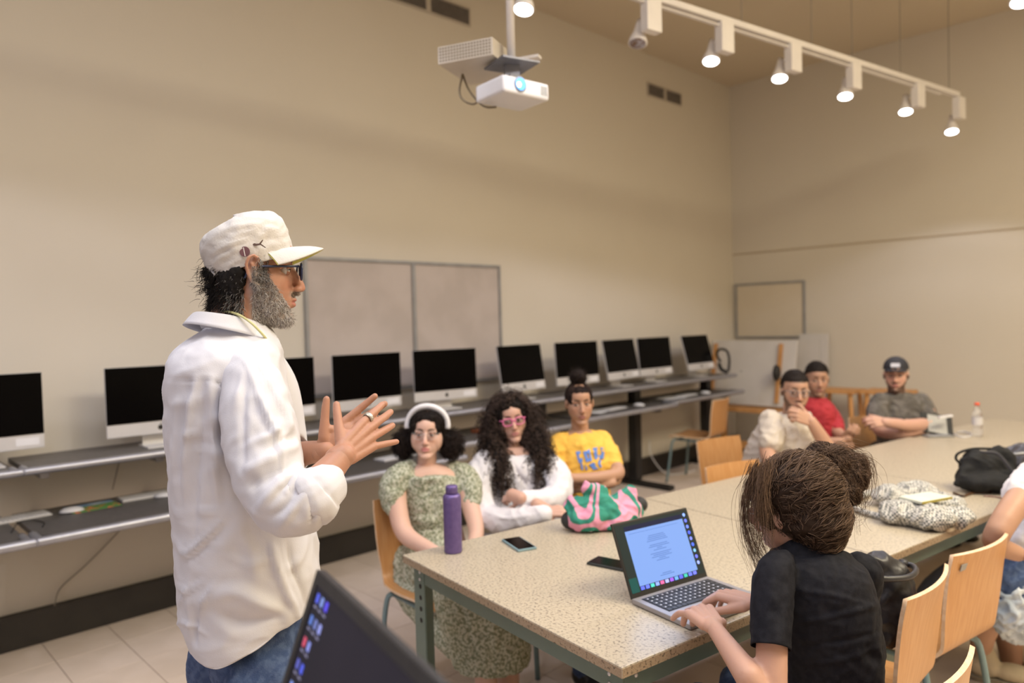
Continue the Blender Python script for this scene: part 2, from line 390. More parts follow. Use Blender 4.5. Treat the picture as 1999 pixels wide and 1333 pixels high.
# ------------------------------------------------------------------ two-tier computer desks along the left wall
def rrect(x0, x1, y0, y1, r, n=5):
    p = []
    for cx, cy, a0 in ((x1-r, y1-r, 0), (x0+.002, y1-.002, 90), (x0+.002, y0+.002, 180), (x1-r, y0+r, 270)):
        rr = r if cx == x1-r else .002
        for k in range(n+1): a = math.radians(a0+90*k/n); p.append((cx+rr*math.cos(a), cy+rr*math.sin(a)))
    return p
def front_tube(x, y0, y1, z, r=.019, dep=.08):
    return spline([(x-dep, y0+.008, z), (x-.015, y0+.012, z), (x, y0+.05, z), (x, (y0+y1)/2, z), (x, y1-.05, z), (x-.015, y1-.012, z), (x-dep, y1-.008, z)], 5)
def desk(y0, y1, zl, zu, xl, cols, label, feet=True):
    t = empty('computer_desk', (XW+.3, (y0+y1)/2, 0), 0, label, 'desk'); L = []
    xu = XW+.50
    L.append(MB().prism(rrect(XW+.06, xu-.012, y0+.01, y1-.01, .10), zu-.025, zu).build('upper_shelf', M['deskgrey']))
    L.append(MB().tube(front_tube(xu, y0, y1, zu-.012, dep=.10), .0185, 8).build('upper_edge', M['silver'], smooth=True))
    L.append(MB().prism(rrect(XW+.10, xl-.012, y0+.01, y1-.01, .12), zl-.025, zl).build('lower_shelf', M['deskgrey']))
    L.append(MB().tube(front_tube(xl, y0, y1, zl-.014, dep=.14), .021, 8).build('lower_edge', M['silver'], smooth=True))
    for yc in cols:
        p = MB(); p.box((XW+.17, yc-.045, .05), (XW+.26, yc+.045, zu-.026), bev=.004); L.append(p.build('column', M['black']))
        p = MB(); p.box((XW+.055, yc-.04, 0), (XW+.62, yc+.04, .045), bev=.008); L.append(p.build('foot', M['black']))
        p = MB(); p.box((XW+.262, yc-.03, zl-.075), (xl-.10, yc+.03, zl-.026), bev=.004); L.append(p.build('bracket', M['black']))
    if not cols:
        for yc in (y0+.12, (y0+y1)/2, y1-.12):
            L.append(MB().box((XW, yc-.02, zl-.09), (XW+.30, yc+.02, zl-.026), bev=.003).build('bracket', M['silver']))
            L.append(MB().box((XW, yc-.02, zu-.09), (XW+.28, yc+.02, zu-.026), bev=.003).build('bracket', M['silver']))
    for o in L: keep(o, t)
    return t
ZU = .965
desk(-1.15, .655, .69, ZU, XW+.70, (), 'two tier grey computer desk at the left edge, carrying the monitor cut by the frame')
desk(.68, 1.98, .69, ZU, XW+.70, (), 'two tier grey computer desk beside the standing man, with floral mouse mat')
desk(2.0, 3.10, .70, ZU, XW+.70, (), 'two tier grey computer desk under the pin board, behind the clapping hands')
desk(3.12, 4.42, .765, ZU, XW+.62, (4.30,), 'two tier grey computer desk on black column behind the curly haired woman')
desk(4.44, 5.72, .785, ZU, XW+.60, (5.60,), 'two tier grey computer desk on black column behind the woman in yellow')
desk(5.74, 6.98, .80, ZU, XW+.58, (6.86,), 'two tier grey computer desk nearest the far corner')
# ------------------------------------------------------------------ all-in-one computers
def emblem(mb, c, s):
    """little fruit silhouette on the chin"""
    out = []
    for k in range(28):
        a = 2*math.pi*k/28; r = 1-.10*math.cos(2*a)*0+(-.16 if abs(((a-math.pi/2+math.pi) % (2*math.pi))-math.pi) < .25 else 0)-(.06 if abs(((a+math.pi/2+math.pi) % (2*math.pi))-math.pi) < .22 else 0)
        x, z = r*math.cos(a)*.95, r*math.sin(a)
        d = math.hypot(x-1.15, z-.12)
        if d < .42: x = 1.15-.42*(1.15-x)/max(d, .01)
        out.append((x*s, z*s))
    n = len(out); V = [(c[0], c[1]+p[0], c[2]+p[1]) for p in out]+[(c[0]+.0012, c[1]+p[0], c[2]+p[1]) for p in out]
    F = [tuple(range(n)), tuple(range(n, 2*n))[::-1]]+[(i, (i+1) % n, n+(i+1) % n, n+i) for i in range(n)]
    mb.add(V, F)
    mb.ell((c[0]+.0006, c[1]+.18*s, c[2]+1.35*s), (.0006, .2*s, .38*s), rotx(-.5), 8)
def imac():
    t = empty('desktop_computer', (0, 0, 0)); hw = .256
    body = MB(); body.box((-.018, -hw, .10), (0, hw, .46), bev=.005)
    V, F = ellipsoid((-.012, 0, .29), (.035, hw*.85, .15), n=16); V[:, 0] = np.minimum(V[:, 0], -.010); body.add(V, F)
    b = body.build('casing', M['alu'], t)
    MB().box((0, -hw+.001, .168), (.0035, hw-.001, .459), bev=.0015).build('screen', M['glass_black'], b)
    e = MB(); emblem(e, (.0002, 0, .134), .014); e.build('emblem', M['black'], b)
    MB().box((.0002, .14, .117), (.0016, .235, .152)).build('sticker', M['white_plastic'], b)
    s = MB(); s.box((-.045, -.075, .008), (-.035, .075, .30), R=roty(math.radians(-8)), c=(-.02, 0, 0)); s.box((-.10, -.085, 0), (.075, .085, .008), bev=.003)
    s.build('stand', M['alu'], t)
    return t, b
mon = [ # centre y, yaw deg, tilt deg, label
 (.545, 0, 1, 'black screen desktop computer cut by the left edge of the photo'),
 (1.33, -2, 1, 'black screen desktop computer half hidden behind the standing man back'),
 (1.985, 2, 1, 'black screen desktop computer showing between the man chest and the pin board edge'),
 (2.62, -1, 1, 'black screen desktop computer just above the clapping hands'),
 (3.27, -9, 2, 'black screen desktop computer under the middle bar of the pin board'),
 (4.03, 4, 9, 'tilted back desktop computer at the right edge of the pin board'),
 (4.70, -3, 4, 'desktop computer right behind the bun of the woman in yellow'),
 (5.30, 5, 11, 'fourth desktop computer from the far corner end, tilted back'),
 (5.83, -1, 6, 'desktop computer second from the far corner end'),
 (6.58, 2, 15, 'smallest looking desktop computer, last one next to the far corner')]
mon[7] = (5.30, 5, 11, 'tilted desktop computer third from the far corner end')
src = None
for y, yw, tl, lab in mon:
    if src is None: src, b0 = imac(); o = src
    else: o = copy_tree(src)
    o.location = (XW+.30, y, ZU-.001); o.rotation_euler[2] = math.radians(yw)
    for c in o.children:
        if c.name.startswith('casing'): c.matrix_local = Matrix.Translation((0, 0, .28)) @ Matrix.Rotation(math.radians(-tl), 4, 'Y') @ Matrix.Translation((0, 0, -.315))
    tag(o, lab, 'computer', 'desktop computers on the wall desks')
# keyboards, mice, papers, mat on the lower shelves
def keyboard(loc, rz, label, wdt=.28, dep=.115):
    t = empty('keyboard', loc, rz, label, 'keyboard', 'white keyboards on the lower shelves')
    MB().box((-dep/2, -wdt/2, 0), (dep/2, wdt/2, .008), bev=.003).build('base', M['alu'], t)
    k = MB()
    for i in range(5):
        for j in range(14):
            k.box((-dep/2+.006+i*(dep-.012)/5, -wdt/2+.006+j*(wdt-.012)/14, .008), (-dep/2+.003+(i+1)*(dep-.012)/5, -wdt/2+.003+(j+1)*(wdt-.012)/14, .0115))
    o = k.build('keys', M['white_plastic'], t); o['kind'] = 'stuff'
    return t
def mouse(loc, rz, label):
    V, F = ellipsoid((0, 0, 0), (.055, .031, .022), n=16); V[:, 2] = np.maximum(V[:, 2], -.001)*1.0
    o = link_mesh('computer_mouse', V+np.array([0, 0, .002]), F, M['white_plastic']); o.location = loc; o.rotation_euler[2] = rz
    return tag(o, label, 'mouse', 'white mice on the lower shelves')
def onshelf(px, py, z): p = on_z(px, py, z); return p
ZL = .6905
def clampx(p, z): return (min(p[0], XW+.60), p[1], z)
keyboard(clampx(on_z(30, 1010, .70), ZL), math.radians(4), 'white keyboard on lower shelf at the left edge')
keyboard(clampx(on_z(290, 965, .70), ZL), math.radians(-2), 'white keyboard on lower shelf touching the standing man outline')
p = clampx(on_z(140, 992, .71), ZL+.0035); mouse((p[0], p[1], ZL+.003), 1.4, 'white mouse on the floral mouse mat')
mouse(clampx(on_z(322, 962, .71), ZL+.001), 1.2, 'white mouse beside the standing man back')
mm = mat('floral_mat', (.10, .30, .07), .7, color2=(.75, .22, .08), scale=28, lo=.52, hi=.6)
p = on_z(182, 990, .69)
t = empty('mouse_mat', (min(p[0]-.01, XW+.56), p[1]+.0, ZL), math.radians(3), 'small mouse mat printed with flowers and blue sky on the lower shelf', 'mouse mat')
MB().box((-.03, -.11, 0), (.085, .11, .0025), bev=.0008).build('mat', mm, t)
MB().box((-.085, -.11, 0), (-.0305, .11, .0025), bev=.0008).build('printed_sky', mat('sky_print', (.12, .28, .55), .7, color2=(.45, .58, .72), scale=14), t)
for (px, py, lab) in ((905, 858, 'white keyboard on lower shelf left of the curly haired woman'), (1215, 800, 'white keyboard on lower shelf right of the woman in yellow'), (1345, 782, 'white keyboard on the last lower shelf near the far corner')):
    z = .70 if px < 910 else (.786 if px < 1300 else .801)
    yy = {905: 2.75, 1215: 5.05, 1345: 6.2}[px]
    keyboard((XW+.40, yy, z), .1, lab)
for yy, z, lab in ((3.0, .701, 'white mouse on lower shelf beside the curly haired woman'), (5.38, .786, 'white mouse on lower shelf beside the black column'), (6.5, .801, 'white mouse on the last lower shelf')):
    mouse((XW+.43, yy, z), .4, lab)
pap = mat('paper', (.68, .67, .69), .8, color2=(.72, .71, .72), scale=9)
for k, (yy, z, a, lab) in enumerate(((4.85, .7855, .3, 'loose white paper lying by the mouse on the lower shelf'), (5.95, .8005, -.2, 'pair of white sheets on the last lower shelf'))):
    MBp = MB().box((-.09, -.13, 0), (.09, .13, .002)); MBp.box((-.1, -.1, .0021), (.06, .15, .004), R=rotz(.3), c=(0, 0, 0))
    o = MBp.build('paper_sheets', pap); o.location = (XW+.38, yy, z); o.rotation_euler[2] = a; tag(o, lab, 'paper', 'papers on the wall desks')
o = MB().box((-.10, -.13, 0), (.10, .13, .022), bev=.002).build('orange_book', mat('orange_cover', (.42, .12, .05), .5, color2=(.5, .15, .06), scale=7)); o.location = (XW+.40, 3.62, .766); tag(o, 'reddish book lying on the lower shelf behind the curly hair', 'book')
mouse((XW+.40, 3.62, .789), .2, 'white mouse resting on the reddish book')
cab = mat('cable_grey', (.20, .17, .14), .6, color2=(.23, .2, .17), scale=9)
def cable(pts, r, label, m=None, name='cable'):
    return tag(MB().tube(spline(pts, 6), r, 6).build(name, m or cab, smooth=True), label, 'cable', 'computer cables along the left wall')
cable([(XW+.02, 1.27, .62), (XW+.02, 1.2, .5), (XW+.02, 1.02, .34), (XW+.02, .9, .25), (XW+.06, .86, .178)], .003, 'thin grey cable slanting down the wall under the near desks')
cable([(XW+.012, 1.22, .93), (XW+.012, 1.2, .85), (XW+.03, 1.16, .72)], .0025, 'short thin cable between shelves above the white keyboard')
cable([(XW+.012, .42, .93), (XW+.012, .46, .85), (XW+.02, .44, .72)], .0025, 'short thin cable between shelves at left edge')
cable([(XW+.5, .62, ZL+.003), (XW+.42, .66, ZL+.02), (XW+.36, .72, ZL+.012), (XW+.42, .76, ZL+.004), (XW+.50, .74, ZL+.003)], .0025, 'dark cable loop behind the leftmost keyboard', M['black'])
cable([(XW+.06, 6.05, .35), (XW+.10, 6.02, .20), (XW+.2, 6.1, .03), (XW+.3, 6.25, .01), (XW+.3, 6.5, .008)], .006, 'white cable drooping to the floor beside the far desk column', M['white_plastic'])
# ------------------------------------------------------------------ projector and mount
PJ = at(1000, 182, 3.0)
t = empty('projector_pole', (PJ[0], PJ[1], ZC), 0, 'white pole with grey bracket hanging the projector from the ceiling', 'mount')
a = MB(); top = np.array([PJ[0], PJ[1], ZC]); a.tube([top, np.array([PJ[0], PJ[1], at(1003, 122, 3.0)[2]])], .017, 14); o = a.build('pole', M['white_paint'], smooth=True); keep(o, t)
zb = at(1003, 122, 3.0)[2]
steel = mat('grey_steel', (.16, .16, .18), .5, metal=.5, color2=(.2, .2, .22), scale=12)
V = []
o = MB().box((-.085, -.085, 0), (.085, .085, .008), R=rotz(YAW+.5), c=(PJ[0]-.01, PJ[1]+.01, zb-.012)).box((-.03, -.012, -.05), (.03, .012, 0), R=rotz(YAW+.2), c=(PJ[0], PJ[1], zb-.0125)).build('bracket', steel); keep(o, t)
pz = PJ[2]; hz = zb-.065
pw, pd, ph = .118, .095, .036
az = YAW+math.radians(-12)
t = empty('projector', (PJ[0], PJ[1], pz), az+math.radians(50), 'white ceiling projector with its lens lit blue', 'projector')
body = MB().box((-pw, -pd, -ph), (pw, pd, ph-.004), bev=.014)
body.build('casing', M['white_plastic'], t, smooth=True)
MB().cone((-.035, -pd-.004, .004), (-.035, -pd+.02, .004), .030, .028, 24).build('lens_ring', mat('lens_ring', (.35, .45, .62), .3, color2=(.3, .4, .6), scale=8), t, smooth=True)
MB().cone((-.035, -pd-.0065, .004), (-.035, -pd-.0042, .004), .024, .024, 24).build('lens', mat('lens_blue', (.1, .3, .8), .1, emit=(.12, .42, 1.0), estr=1.3, color2=(.1, .35, .9), scale=8), t)
MB().ell((-.046, -pd-.008, .000), (.010, .004, .010)).build('lamp_beam', mat('lens_hot', (1, 1, 1), .3, emit=(.75, .95, 1.0), estr=12, color2=(1, 1, 1), scale=4), t, smooth=True)
g = MB()
for k in range(6): g.box((pw-.045+k*.006, -pd-.0015, -.02), (pw-.042+k*.006, -pd+.004, .018))
g.build('grille', M['boardframe'], t)
MB().box((-.03, -.03, ph-.0035), (.03, .03, zb-.06-pz if zb-.063-pz > ph else ph+.02)).build('mount_plate', steel, t)
# ventilated white box behind it and its cables
BX = at(938, 122, 3.12)
t = empty('ventilated_box', tuple(BX), YAW-.05-math.radians(20), 'white perforated box hanging beside the projector pole', 'box')
w, d, h = .125, .15, .036
MB().box((-w, -d, -h), (w, d, h), bev=.004).build('casing', mat('offwhite_box', (.56, .50, .42), .5, color2=(.58, .52, .44), scale=8), t)
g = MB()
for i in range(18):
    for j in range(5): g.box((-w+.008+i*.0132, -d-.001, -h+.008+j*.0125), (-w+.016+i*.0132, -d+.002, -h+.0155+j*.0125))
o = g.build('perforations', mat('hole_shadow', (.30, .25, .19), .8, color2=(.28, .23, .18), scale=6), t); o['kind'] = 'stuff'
MB().box((-.0, d-.02, h-.004), (w+.09, d+.02, h+.008)).build('hanger', M['white_paint'], t)
cable2 = mat('olive_cable', (.16, .12, .07), .6, color2=(.18, .14, .08), scale=9)
def c3(pts, r, lab): return tag(MB().tube(spline(pts, 8), r, 6).build('cable', cable2, smooth=True), lab, 'cable', 'cables looping under the projector')
c3([at(903, 145, 3.12), at(897, 178, 3.1), at(905, 196, 3.08), at(925, 203, 3.06), at(940, 190, 3.05)], .0045, 'brown cable making the outer loop left of the projector')
c3([at(903, 145, 3.13), at(915, 175, 3.1), at(935, 200, 3.07), at(950, 209, 3.03), at(968, 209, 2.98)], .0045, 'brown cable running under the projector')
c3([at(928, 88, 3.2), at(940, 81, 3.2), at(960, 80, 3.18), at(975, 92, 3.12), at(986, 110, 3.08), at(992, 118, 3.05)], .005, 'brown cable lying over the white perforated box')
# ------------------------------------------------------------------ track lights
TA = math.radians(9.7); tdir = np.array([math.sin(TA), math.cos(TA), 0]); tn = np.array([math.cos(TA), -math.sin(TA), 0])
def track(p0, p1, label, wires):
    t = empty('light_track', tuple(p0), 0, label, 'light track')
    L = np.linalg.norm(p1-p0); R = np.array([tn, tdir, [0, 0, 1]]).T
    L2 = []
    L2.append(MB().box((-.018, 0, -.018), (.018, L, .018), R=R, c=p0, bev=.003).build('rail', M['white_paint']))
    L2.append(MB().box((-.012, .3, -.045), (.012, L-.3, -.038), R=R, c=p0).build('lower_rail', M['white_paint']))
    for s in wires:
        q = p0+tdir*s; L2.append(MB().tube([q+np.array([0, 0, .018]), np.array([q[0], q[1], ZC])], .0028, 6).build('hanging_wire', cab))
    for o in L2: keep(o, t)
def head(P, lit, label, rail=None, energy=60, cone=130):
    """P = lamp face centre"""
    P = np.array(P, float)
    t = empty('track_spotlight', tuple(P), 0, label, 'spotlight', 'white spotlights on the ceiling track')
    q = P+tn*.085+tdir*.03; L2 = []
    if rail is not None: q = rail+tdir*float((P-rail)@tdir+.03)
    q[2] = 3.332
    L2.append(MB().box((-.028, -.06, -.175), (.028, .05, 0), R=np.array([tn, tdir, [0, 0, 1]]).T, c=q-np.array([0, 0, .002]), bev=.004).build('transformer', M['white_paint']))
    ax = nrm(np.array([.10, -.30, -1.0])); 
    prof = [(.0, .150, .016), (.0, .115, .022), (0, .07, .030), (0, .03, .047), (0, .004, .054), (0, -.002, .054), (0, -.0015, .048)]
    L2.append(MB().tube([P-ax*p[1] for p in prof], [p[2] for p in prof], 20, caps=True).build('shade', M['white_paint'], smooth=True))
    L2.append(MB().tube([P-ax*.12, P-ax*.12+tn*.04+np.array([0, 0, .01]), np.array([q[0]-.02*tn[0], q[1], P[2]+.12])], .007, 8).build('arm', M['white_paint'], smooth=True))
    L2.append(MB().tube([P-ax*(-.0018), P-ax*(-.0045)], [.046, .046], 20).build('lamp', M['glow'] if lit else mat('unlit_lamp', (.28, .18, .12), .2, metal=.6, color2=(.6, .6, .7), scale=40), smooth=False))
    for o in L2: keep(o, t)
    if lit:
        l = light('lamp_light', 'SPOT', P+ax*.03, energy, LW, P+nrm(np.array([-.06, -.12, -1.0])), .045, cone, .22); keep(l, t)
p0 = on_z(1290, 0, 3.35)-tdir*1.2; p1 = on_z(1870, 185, 3.35)
track(p0, p1, 'long white suspended light track carrying the row of spotlights', (1.9, 2.62, 3.1, 3.75, 4.5))
HD = [on_z(1245, 84, 3.1), on_z(1388, 119, 3.1), on_z(1522, 153, 3.1), on_z(1650, 188, 3.1), on_z(1768, 218, 3.1), on_z(1860, 258, 3.08)]
def under_rail(px, py, off=-.085):
    c = [on_z(px, py, z) for z in np.linspace(2.98, 3.18, 60)]; return min(c, key=lambda q: abs(float((q-p0)@tn)-off))
HD = [under_rail(1245, 84), under_rail(1388, 119), under_rail(1522, 153), under_rail(1650, 188, -.05), under_rail(1768, 218), under_rail(1860, 258, -.05)]
labs = ['unlit white spotlight, first on the left of the track', 'lit white spotlight second on the track from the left', 'lit white spotlight third on the track from the left',
        'lit white spotlight with narrow box, fourth on the track', 'lit white spotlight second from the far end of the track', 'lit white spotlight at the far end of the track']
EN = 21.5
for k, q in enumerate(HD):
    if k == 5: q = q.copy(); q[1] = min(q[1], p1[1])
    head(q, k > 0, labs[k], p0, energy=EN)
A2 = np.array(on_z(1022, 18, 3.1)); A3 = np.array(on_z(1994, 3, 3.1))
for k, q in enumerate([A2, A2-tdir*1.1, A2-tdir*2.2, A2-tdir*3.3, A2-tdir*4.3]):
    head(q, True, ['bright round spotlight above the projector', 'spotlight on the near track above the frame, second', 'spotlight on the near track above the frame, third', 'spotlight on the near track above the frame, fourth', 'spotlight on the near track above the frame, fifth'][k], energy=EN*(.85, .75, .75, .7, .5)[k])
track(A2-tdir*5+tn*.085+np.array([0, 0, .25]), A2+tn*.085+tdir*.2+np.array([0, 0, .25]), 'white light track above the standing man, outside the frame', (.5, 2.5, 4.8))
for k, q in enumerate([A3, A3-tdir*1.2, A3-tdir*2.4, A3-tdir*3.6]):
    head(q, True, ['spotlight cut by the top right corner of the photo', 'spotlight over the near tables, outside the frame, second', 'spotlight over the near tables, outside the frame, third', 'spotlight over the near tables, outside the frame, fourth'][k], energy=EN*(1, 1, 1, 1)[k])
track(A3-tdir*5+tn*.085+np.array([0, 0, .25]), A3+tn*.085+tdir*.2+np.array([0, 0, .25]), 'white light track above the near side of the tables, outside the frame', (.5, 2.5, 4.8))
# ------------------------------------------------------------------ tables
TE = math.radians(-7.8); TX = np.array([math.cos(TE), math.sin(TE), 0]); TY = np.array([-math.sin(TE), math.cos(TE), 0])
TR = np.array([TX, TY, [0, 0, 1]]).T
TO = np.array([-2.146, 1.500, 0])
def TP(x, y, z=.75): return TO+TX*x+TY*y+np.array([0, 0, z])
TL = 1.235; TW = 1.10
def table():
    t = empty('work_table', (0, 0, 0)); h = .75
    MB().box((0, 0, h-.028), (TW, TL, h), bev=.0035).build('tabletop', M['stone'], t, mats=None)
    e = MB()
    e.box((.002, -.0008, h-.0265), (TW-.002, .0022, h-.004)); e.box((.002, TL-.0022, h-.0265), (TW-.002, TL+.0008, h-.004))
    e.box((-.0008, .002, h-.0265), (.0022, TL-.002, h-.004)); e.box((TW-.0022, .002, h-.0265), (TW+.0008, TL-.002, h-.004))
    e.build('worn_edge', M['stone_edge'], t)
    for a, b in (((.07, .03, h-.088), (TW-.07, .036, h-.029)), ((.07, TL-.036, h-.088), (TW-.07, TL-.03, h-.029)), ((.03, .07, h-.088), (.036, TL-.07, h-.029)), ((TW-.036, .07, h-.088), (TW-.03, TL-.07, h-.029))):
        MB().box(a, b, bev=.001).build('apron', M['green'], t)
    for x, sx in ((.028, 1), (TW-.028, -1)):
        for y, sy in ((.028, 1), (TL-.028, -1)):
            m = MB(); a = .072; k = .006
            m.box((min(x, x+sx*a), min(y, y+sy*k), 0), (max(x, x+sx*a), max(y, y+sy*k), h-.029), bev=.0012)
            m.box((min(x, x+sx*k), min(y+sy*k, y+sy*a), 0), (max(x, x+sx*k), max(y+sy*k, y+sy*a), h-.029), bev=.0012)
            leg = m.build('leg', M['green'], t)
            bo = MB()
            for zz in (h-.05, h-.075): 
                bo.ell((x+sx*.045, y-sy*.001, zz), (.006, .004, .006), n=8); bo.ell((x-sx*.001, y+sy*.045, zz), (.004, .006, .006), n=8)
            bo.build('bolts', M['alu'], leg, smooth=True)
            ho = MB()
            for zz in (h-.10, h-.14, h-.18, h-.22):
                ho.ell((x+sx*.045, y-sy*.0005, zz), (.009, .0012, .009), n=12)
            ho.build('punched_holes', M['dark'], leg)
    return t
tsrc = table()
for k, (dx, lab) in enumerate(((0, 'nearest granite topped table with the laptop, bottle and phone'), (-.003, 'second granite topped table, with the checkered tote on it'), (.004, 'third granite topped table, beneath the black bag'), (.03, 'farthest granite topped table with the water bottle on it'))):
    o = tsrc if k == 0 else copy_tree(tsrc)
    p = TP(dx, k*(TL+.006), 0); o.location = [float(v) for v in p]; o.rotation_euler[2] = TE
    tag(o, lab, 'table', 'granite topped tables pushed together')
# ------------------------------------------------------------------ chairs
def chair():
    t = empty('plywood_chair', (0, 0, 0))
    prof = spline([(.205, .425), (.18, .440), (.10, .440), (.0, .432), (-.10, .430), (-.165, .440), (-.205, .475), (-.222, .54), (-.238, .63), (-.255, .72), (-.275, .80)], 4)
    n = len(prof); NW = 12; Vt = []; Vb = []
    Tn = np.gradient(prof, axis=0); Tn /= np.linalg.norm(Tn, axis=1)[:, None]; Nn = np.stack([Tn[:, 1], -Tn[:, 0]], 1)  # pointing to the sitter's side
    s = np.linspace(0, 1, n)
    for i in range(n):
        wd = .195+.0*s[i]; wd *= (1-.08*math.exp(-((s[i]-.62)/.12)**2)); 
        if s[i] > .96: wd *= .985
        cur = .028*max(0, (s[i]-.6)/.4)
        for j in range(NW+1):
            u = -1+2*j/NW; c = cur*u*u
            p = np.array([prof[i][0]+Nn[i][0]*0+c*1.0, u*wd, prof[i][1]+(.008*u*u if s[i] < .5 else 0)])
            Vt.append(p); Vb.append(p-np.array([Nn[i][0], 0, Nn[i][1]])*-.011)
    V = np.array(Vt+Vb); m = n*(NW+1); F = []; mi = []
    w1 = NW+1
    for i in range(n-1):
        for j in range(NW):
            a = i*w1+j; F.append((a, a+1, a+w1+1, a+w1)); mi.append(0); F.append((m+a, m+a+w1, m+a+w1+1, m+a+1)); mi.append(0)
    for i in range(n-1):
        for j in (0, NW):
            a = i*w1+j; F.append((a, a+w1, m+a+w1, m+a)); mi.append(1)
    for j in range(NW):
        for i in (0, n-1):
            a = i*w1+j; F.append((a, a+1, m+a+1, m+a)); mi.append(1)
    o = link_mesh('seat_shell', V, F, M['ply'], t, True, mats=[M['ply'], M['ply_edge']], midx=mi)
    bm = bmesh.new(); bm.from_mesh(o.data); bmesh.ops.recalc_face_normals(bm, faces=bm.faces[:])
    for e in bm.edges:
        if len(e.link_faces) == 2 and e.link_faces[0].material_index != e.link_faces[1].material_index: e.smooth = False
    bm.to_mesh(o.data); bm.free()
    f = MB()
    for s_ in (-1, 1): f.tube([(.15, s_*.165, .414), (-.13, s_*.165, .410)], .010, 8)
    f.tube([(.13, -.165, .414), (.13, .165, .414)], .010, 8); f.tube([(-.12, -.165, .410), (-.12, .165, .410)], .010, 8)
    f.build('seat_frame', M['bluegreen'], t, smooth=True)
    for sx in (-1, 1):
        for sy in (-1, 1):
            MB().tube(spline([(sx*.13+(.02 if sx > 0 else 0), sy*.165, .414), (sx*.165+.01, sy*.185, .38), (sx*.19+.01, sy*.20, .20), (sx*.215+.01, sy*.215, .003)], 4), .0115, 10).build('leg', M['bluegreen'], t, smooth=True)
    return t
csrc = chair(); cused = [False]
def put_chair(x, y, face, label):
    o = csrc if not cused[0] else copy_tree(csrc); cused[0] = True
    o.location = (float(x), float(y), 0); o.rotation_euler[2] = face
    return tag(o, label, 'chair', 'plywood chairs around the tables')
R_ = math.radians
put_chair(-2.475, 1.93, R_(-6), 'plywood chair of the woman in the green dress')
put_chair(-2.44, 2.47, R_(-2), 'plywood chair of the curly haired woman in white')
put_chair(-2.44, 2.98, R_(-4), 'plywood chair of the woman in the yellow shirt')
put_chair(-1.715, 3.40, R_(-14), 'empty plywood chair pushed in between yellow shirt woman and beige shirt man')
put_chair(-2.18, 4.07, R_(-12), 'plywood chair of the man with hand on chin')
put_chair(-2.05, 4.90, R_(-10), 'plywood chair of the man in red')
put_chair(-1.86, 5.60, R_(-15), 'plywood chair of the man in the grey cap')
put_chair(-3.80, 6.10, R_(188), 'empty plywood chair standing at the far wall desk')
put_chair(-.725, 1.72, R_(176), 'plywood chair cut by the bottom edge, behind the woman in black')
put_chair(-.918, 2.27, R_(181), 'empty plywood chair right beside the woman in black')
cst = put_chair(-.895, 2.79, R_(170), 'empty plywood chair with small grey sticker, in front of the right edge sitter')
put_chair(-.50, 3.80, R_(238), 'plywood chair of the sitter at the right edge')
MB().box((-.0012, -.024, -.011), (.0012, .024, .011), R=roty(-.24), c=(-.263+.010, .135, .757)).build('sticker', M['boardframe'], cst)
# ------------------------------------------------------------------ corner: drawing easel, panels, wooden stools
EY = YB-.62
t = empty('drawing_easel', (-3.88, EY, 0), 0, 'wooden easel table holding a large white board in the corner', 'easel')
L2 = []
Rb = rotx(math.radians(12))
L2.append(MB().box((-.49, -.01, 0), (.49, .01, .70), R=Rb.T, c=(-3.86, EY-.05, .62), bev=.003).build('white_board', M['panel']))
for sx in (-.43, .33):
    L2.append(MB().box((-.02, -.03, 0), (.02, -.011, .62), R=Rb.T, c=(-3.86+sx, EY-.05, .66)).build('wooden_strip', M['wood']))
L2.append(MB().box((-4.30, EY-.16, .555), (-3.37, EY+.16, .60), bev=.004).build('ledge', M['wood']))
for x in (-4.24, -3.43):
    L2.append(MB().box((x-.025, EY-.14, 0), (x+.025, EY-.09, .555)).build('leg', M['wood'])); L2.append(MB().box((x-.025, EY+.09, 0), (x+.025, EY+.14, .555)).build('leg', M['wood']))
L2.append(MB().box((-4.20, EY-.12, .16), (-3.47, EY-.10, .24)).build('stretcher', M['wood']))
L2.append(MB().ell((-3.88, EY-.14, .99), (.012, .012, .009), n=10).build('knob', M['boardframe'], smooth=True))
for o in L2: keep(o, t)
for k, (x, z, lab) in enumerate(((-3.42, 1.30, 'white panel leaning on the back wall, behind the easel'), (-3.34, 1.36, 'outer pale panel leaning on the back wall beside the easel'))):
    o = MB().box((-.22, -.009, 0), (.10, .009, z), bev=.002).build('leaning_panel', M['panel']); o.location = (x, YB-.20+.05*k, 0.002); o.rotation_euler = (-R_(3.5), 0, 0)
    tag(o, lab, 'panel', 'white panels leaning on the back wall')
hp = mat('headphone_black', (.012, .010, .009), .6, color2=(.02, .018, .016), scale=20)
p = at(1523, 732, 7.4)
MBh = MB().ell((0, 0, 0), (.035, .05, .085), n=16); MBh.ell((.0, .05, .0), (.02, .03, .07), n=12)
o = MBh.build('dark_clip', hp, smooth=True); o.location = (-3.50, EY-.12, .98); tag(o, 'dark rounded clamp on the right wooden strip of the easel', 'clamp')
o = MB().tube(spline([(0, 0, 0), (-.03, -.02, .07), (0, -.03, .13), (.08, -.02, .12), (.1, 0, .03), (.09, 0, -.1)], 6), .014, 8).tube(spline([(-.02, 0, -.02), (.02, -.02, -.08), (.08, 0, -.11)], 5), .02, 8).build('desk_lamp', M['black'], smooth=True)
o.location = (XW+.36, 6.93, ZU+.13); tag(o, 'black bent lamp clamped at the far end of the desks', 'lamp')
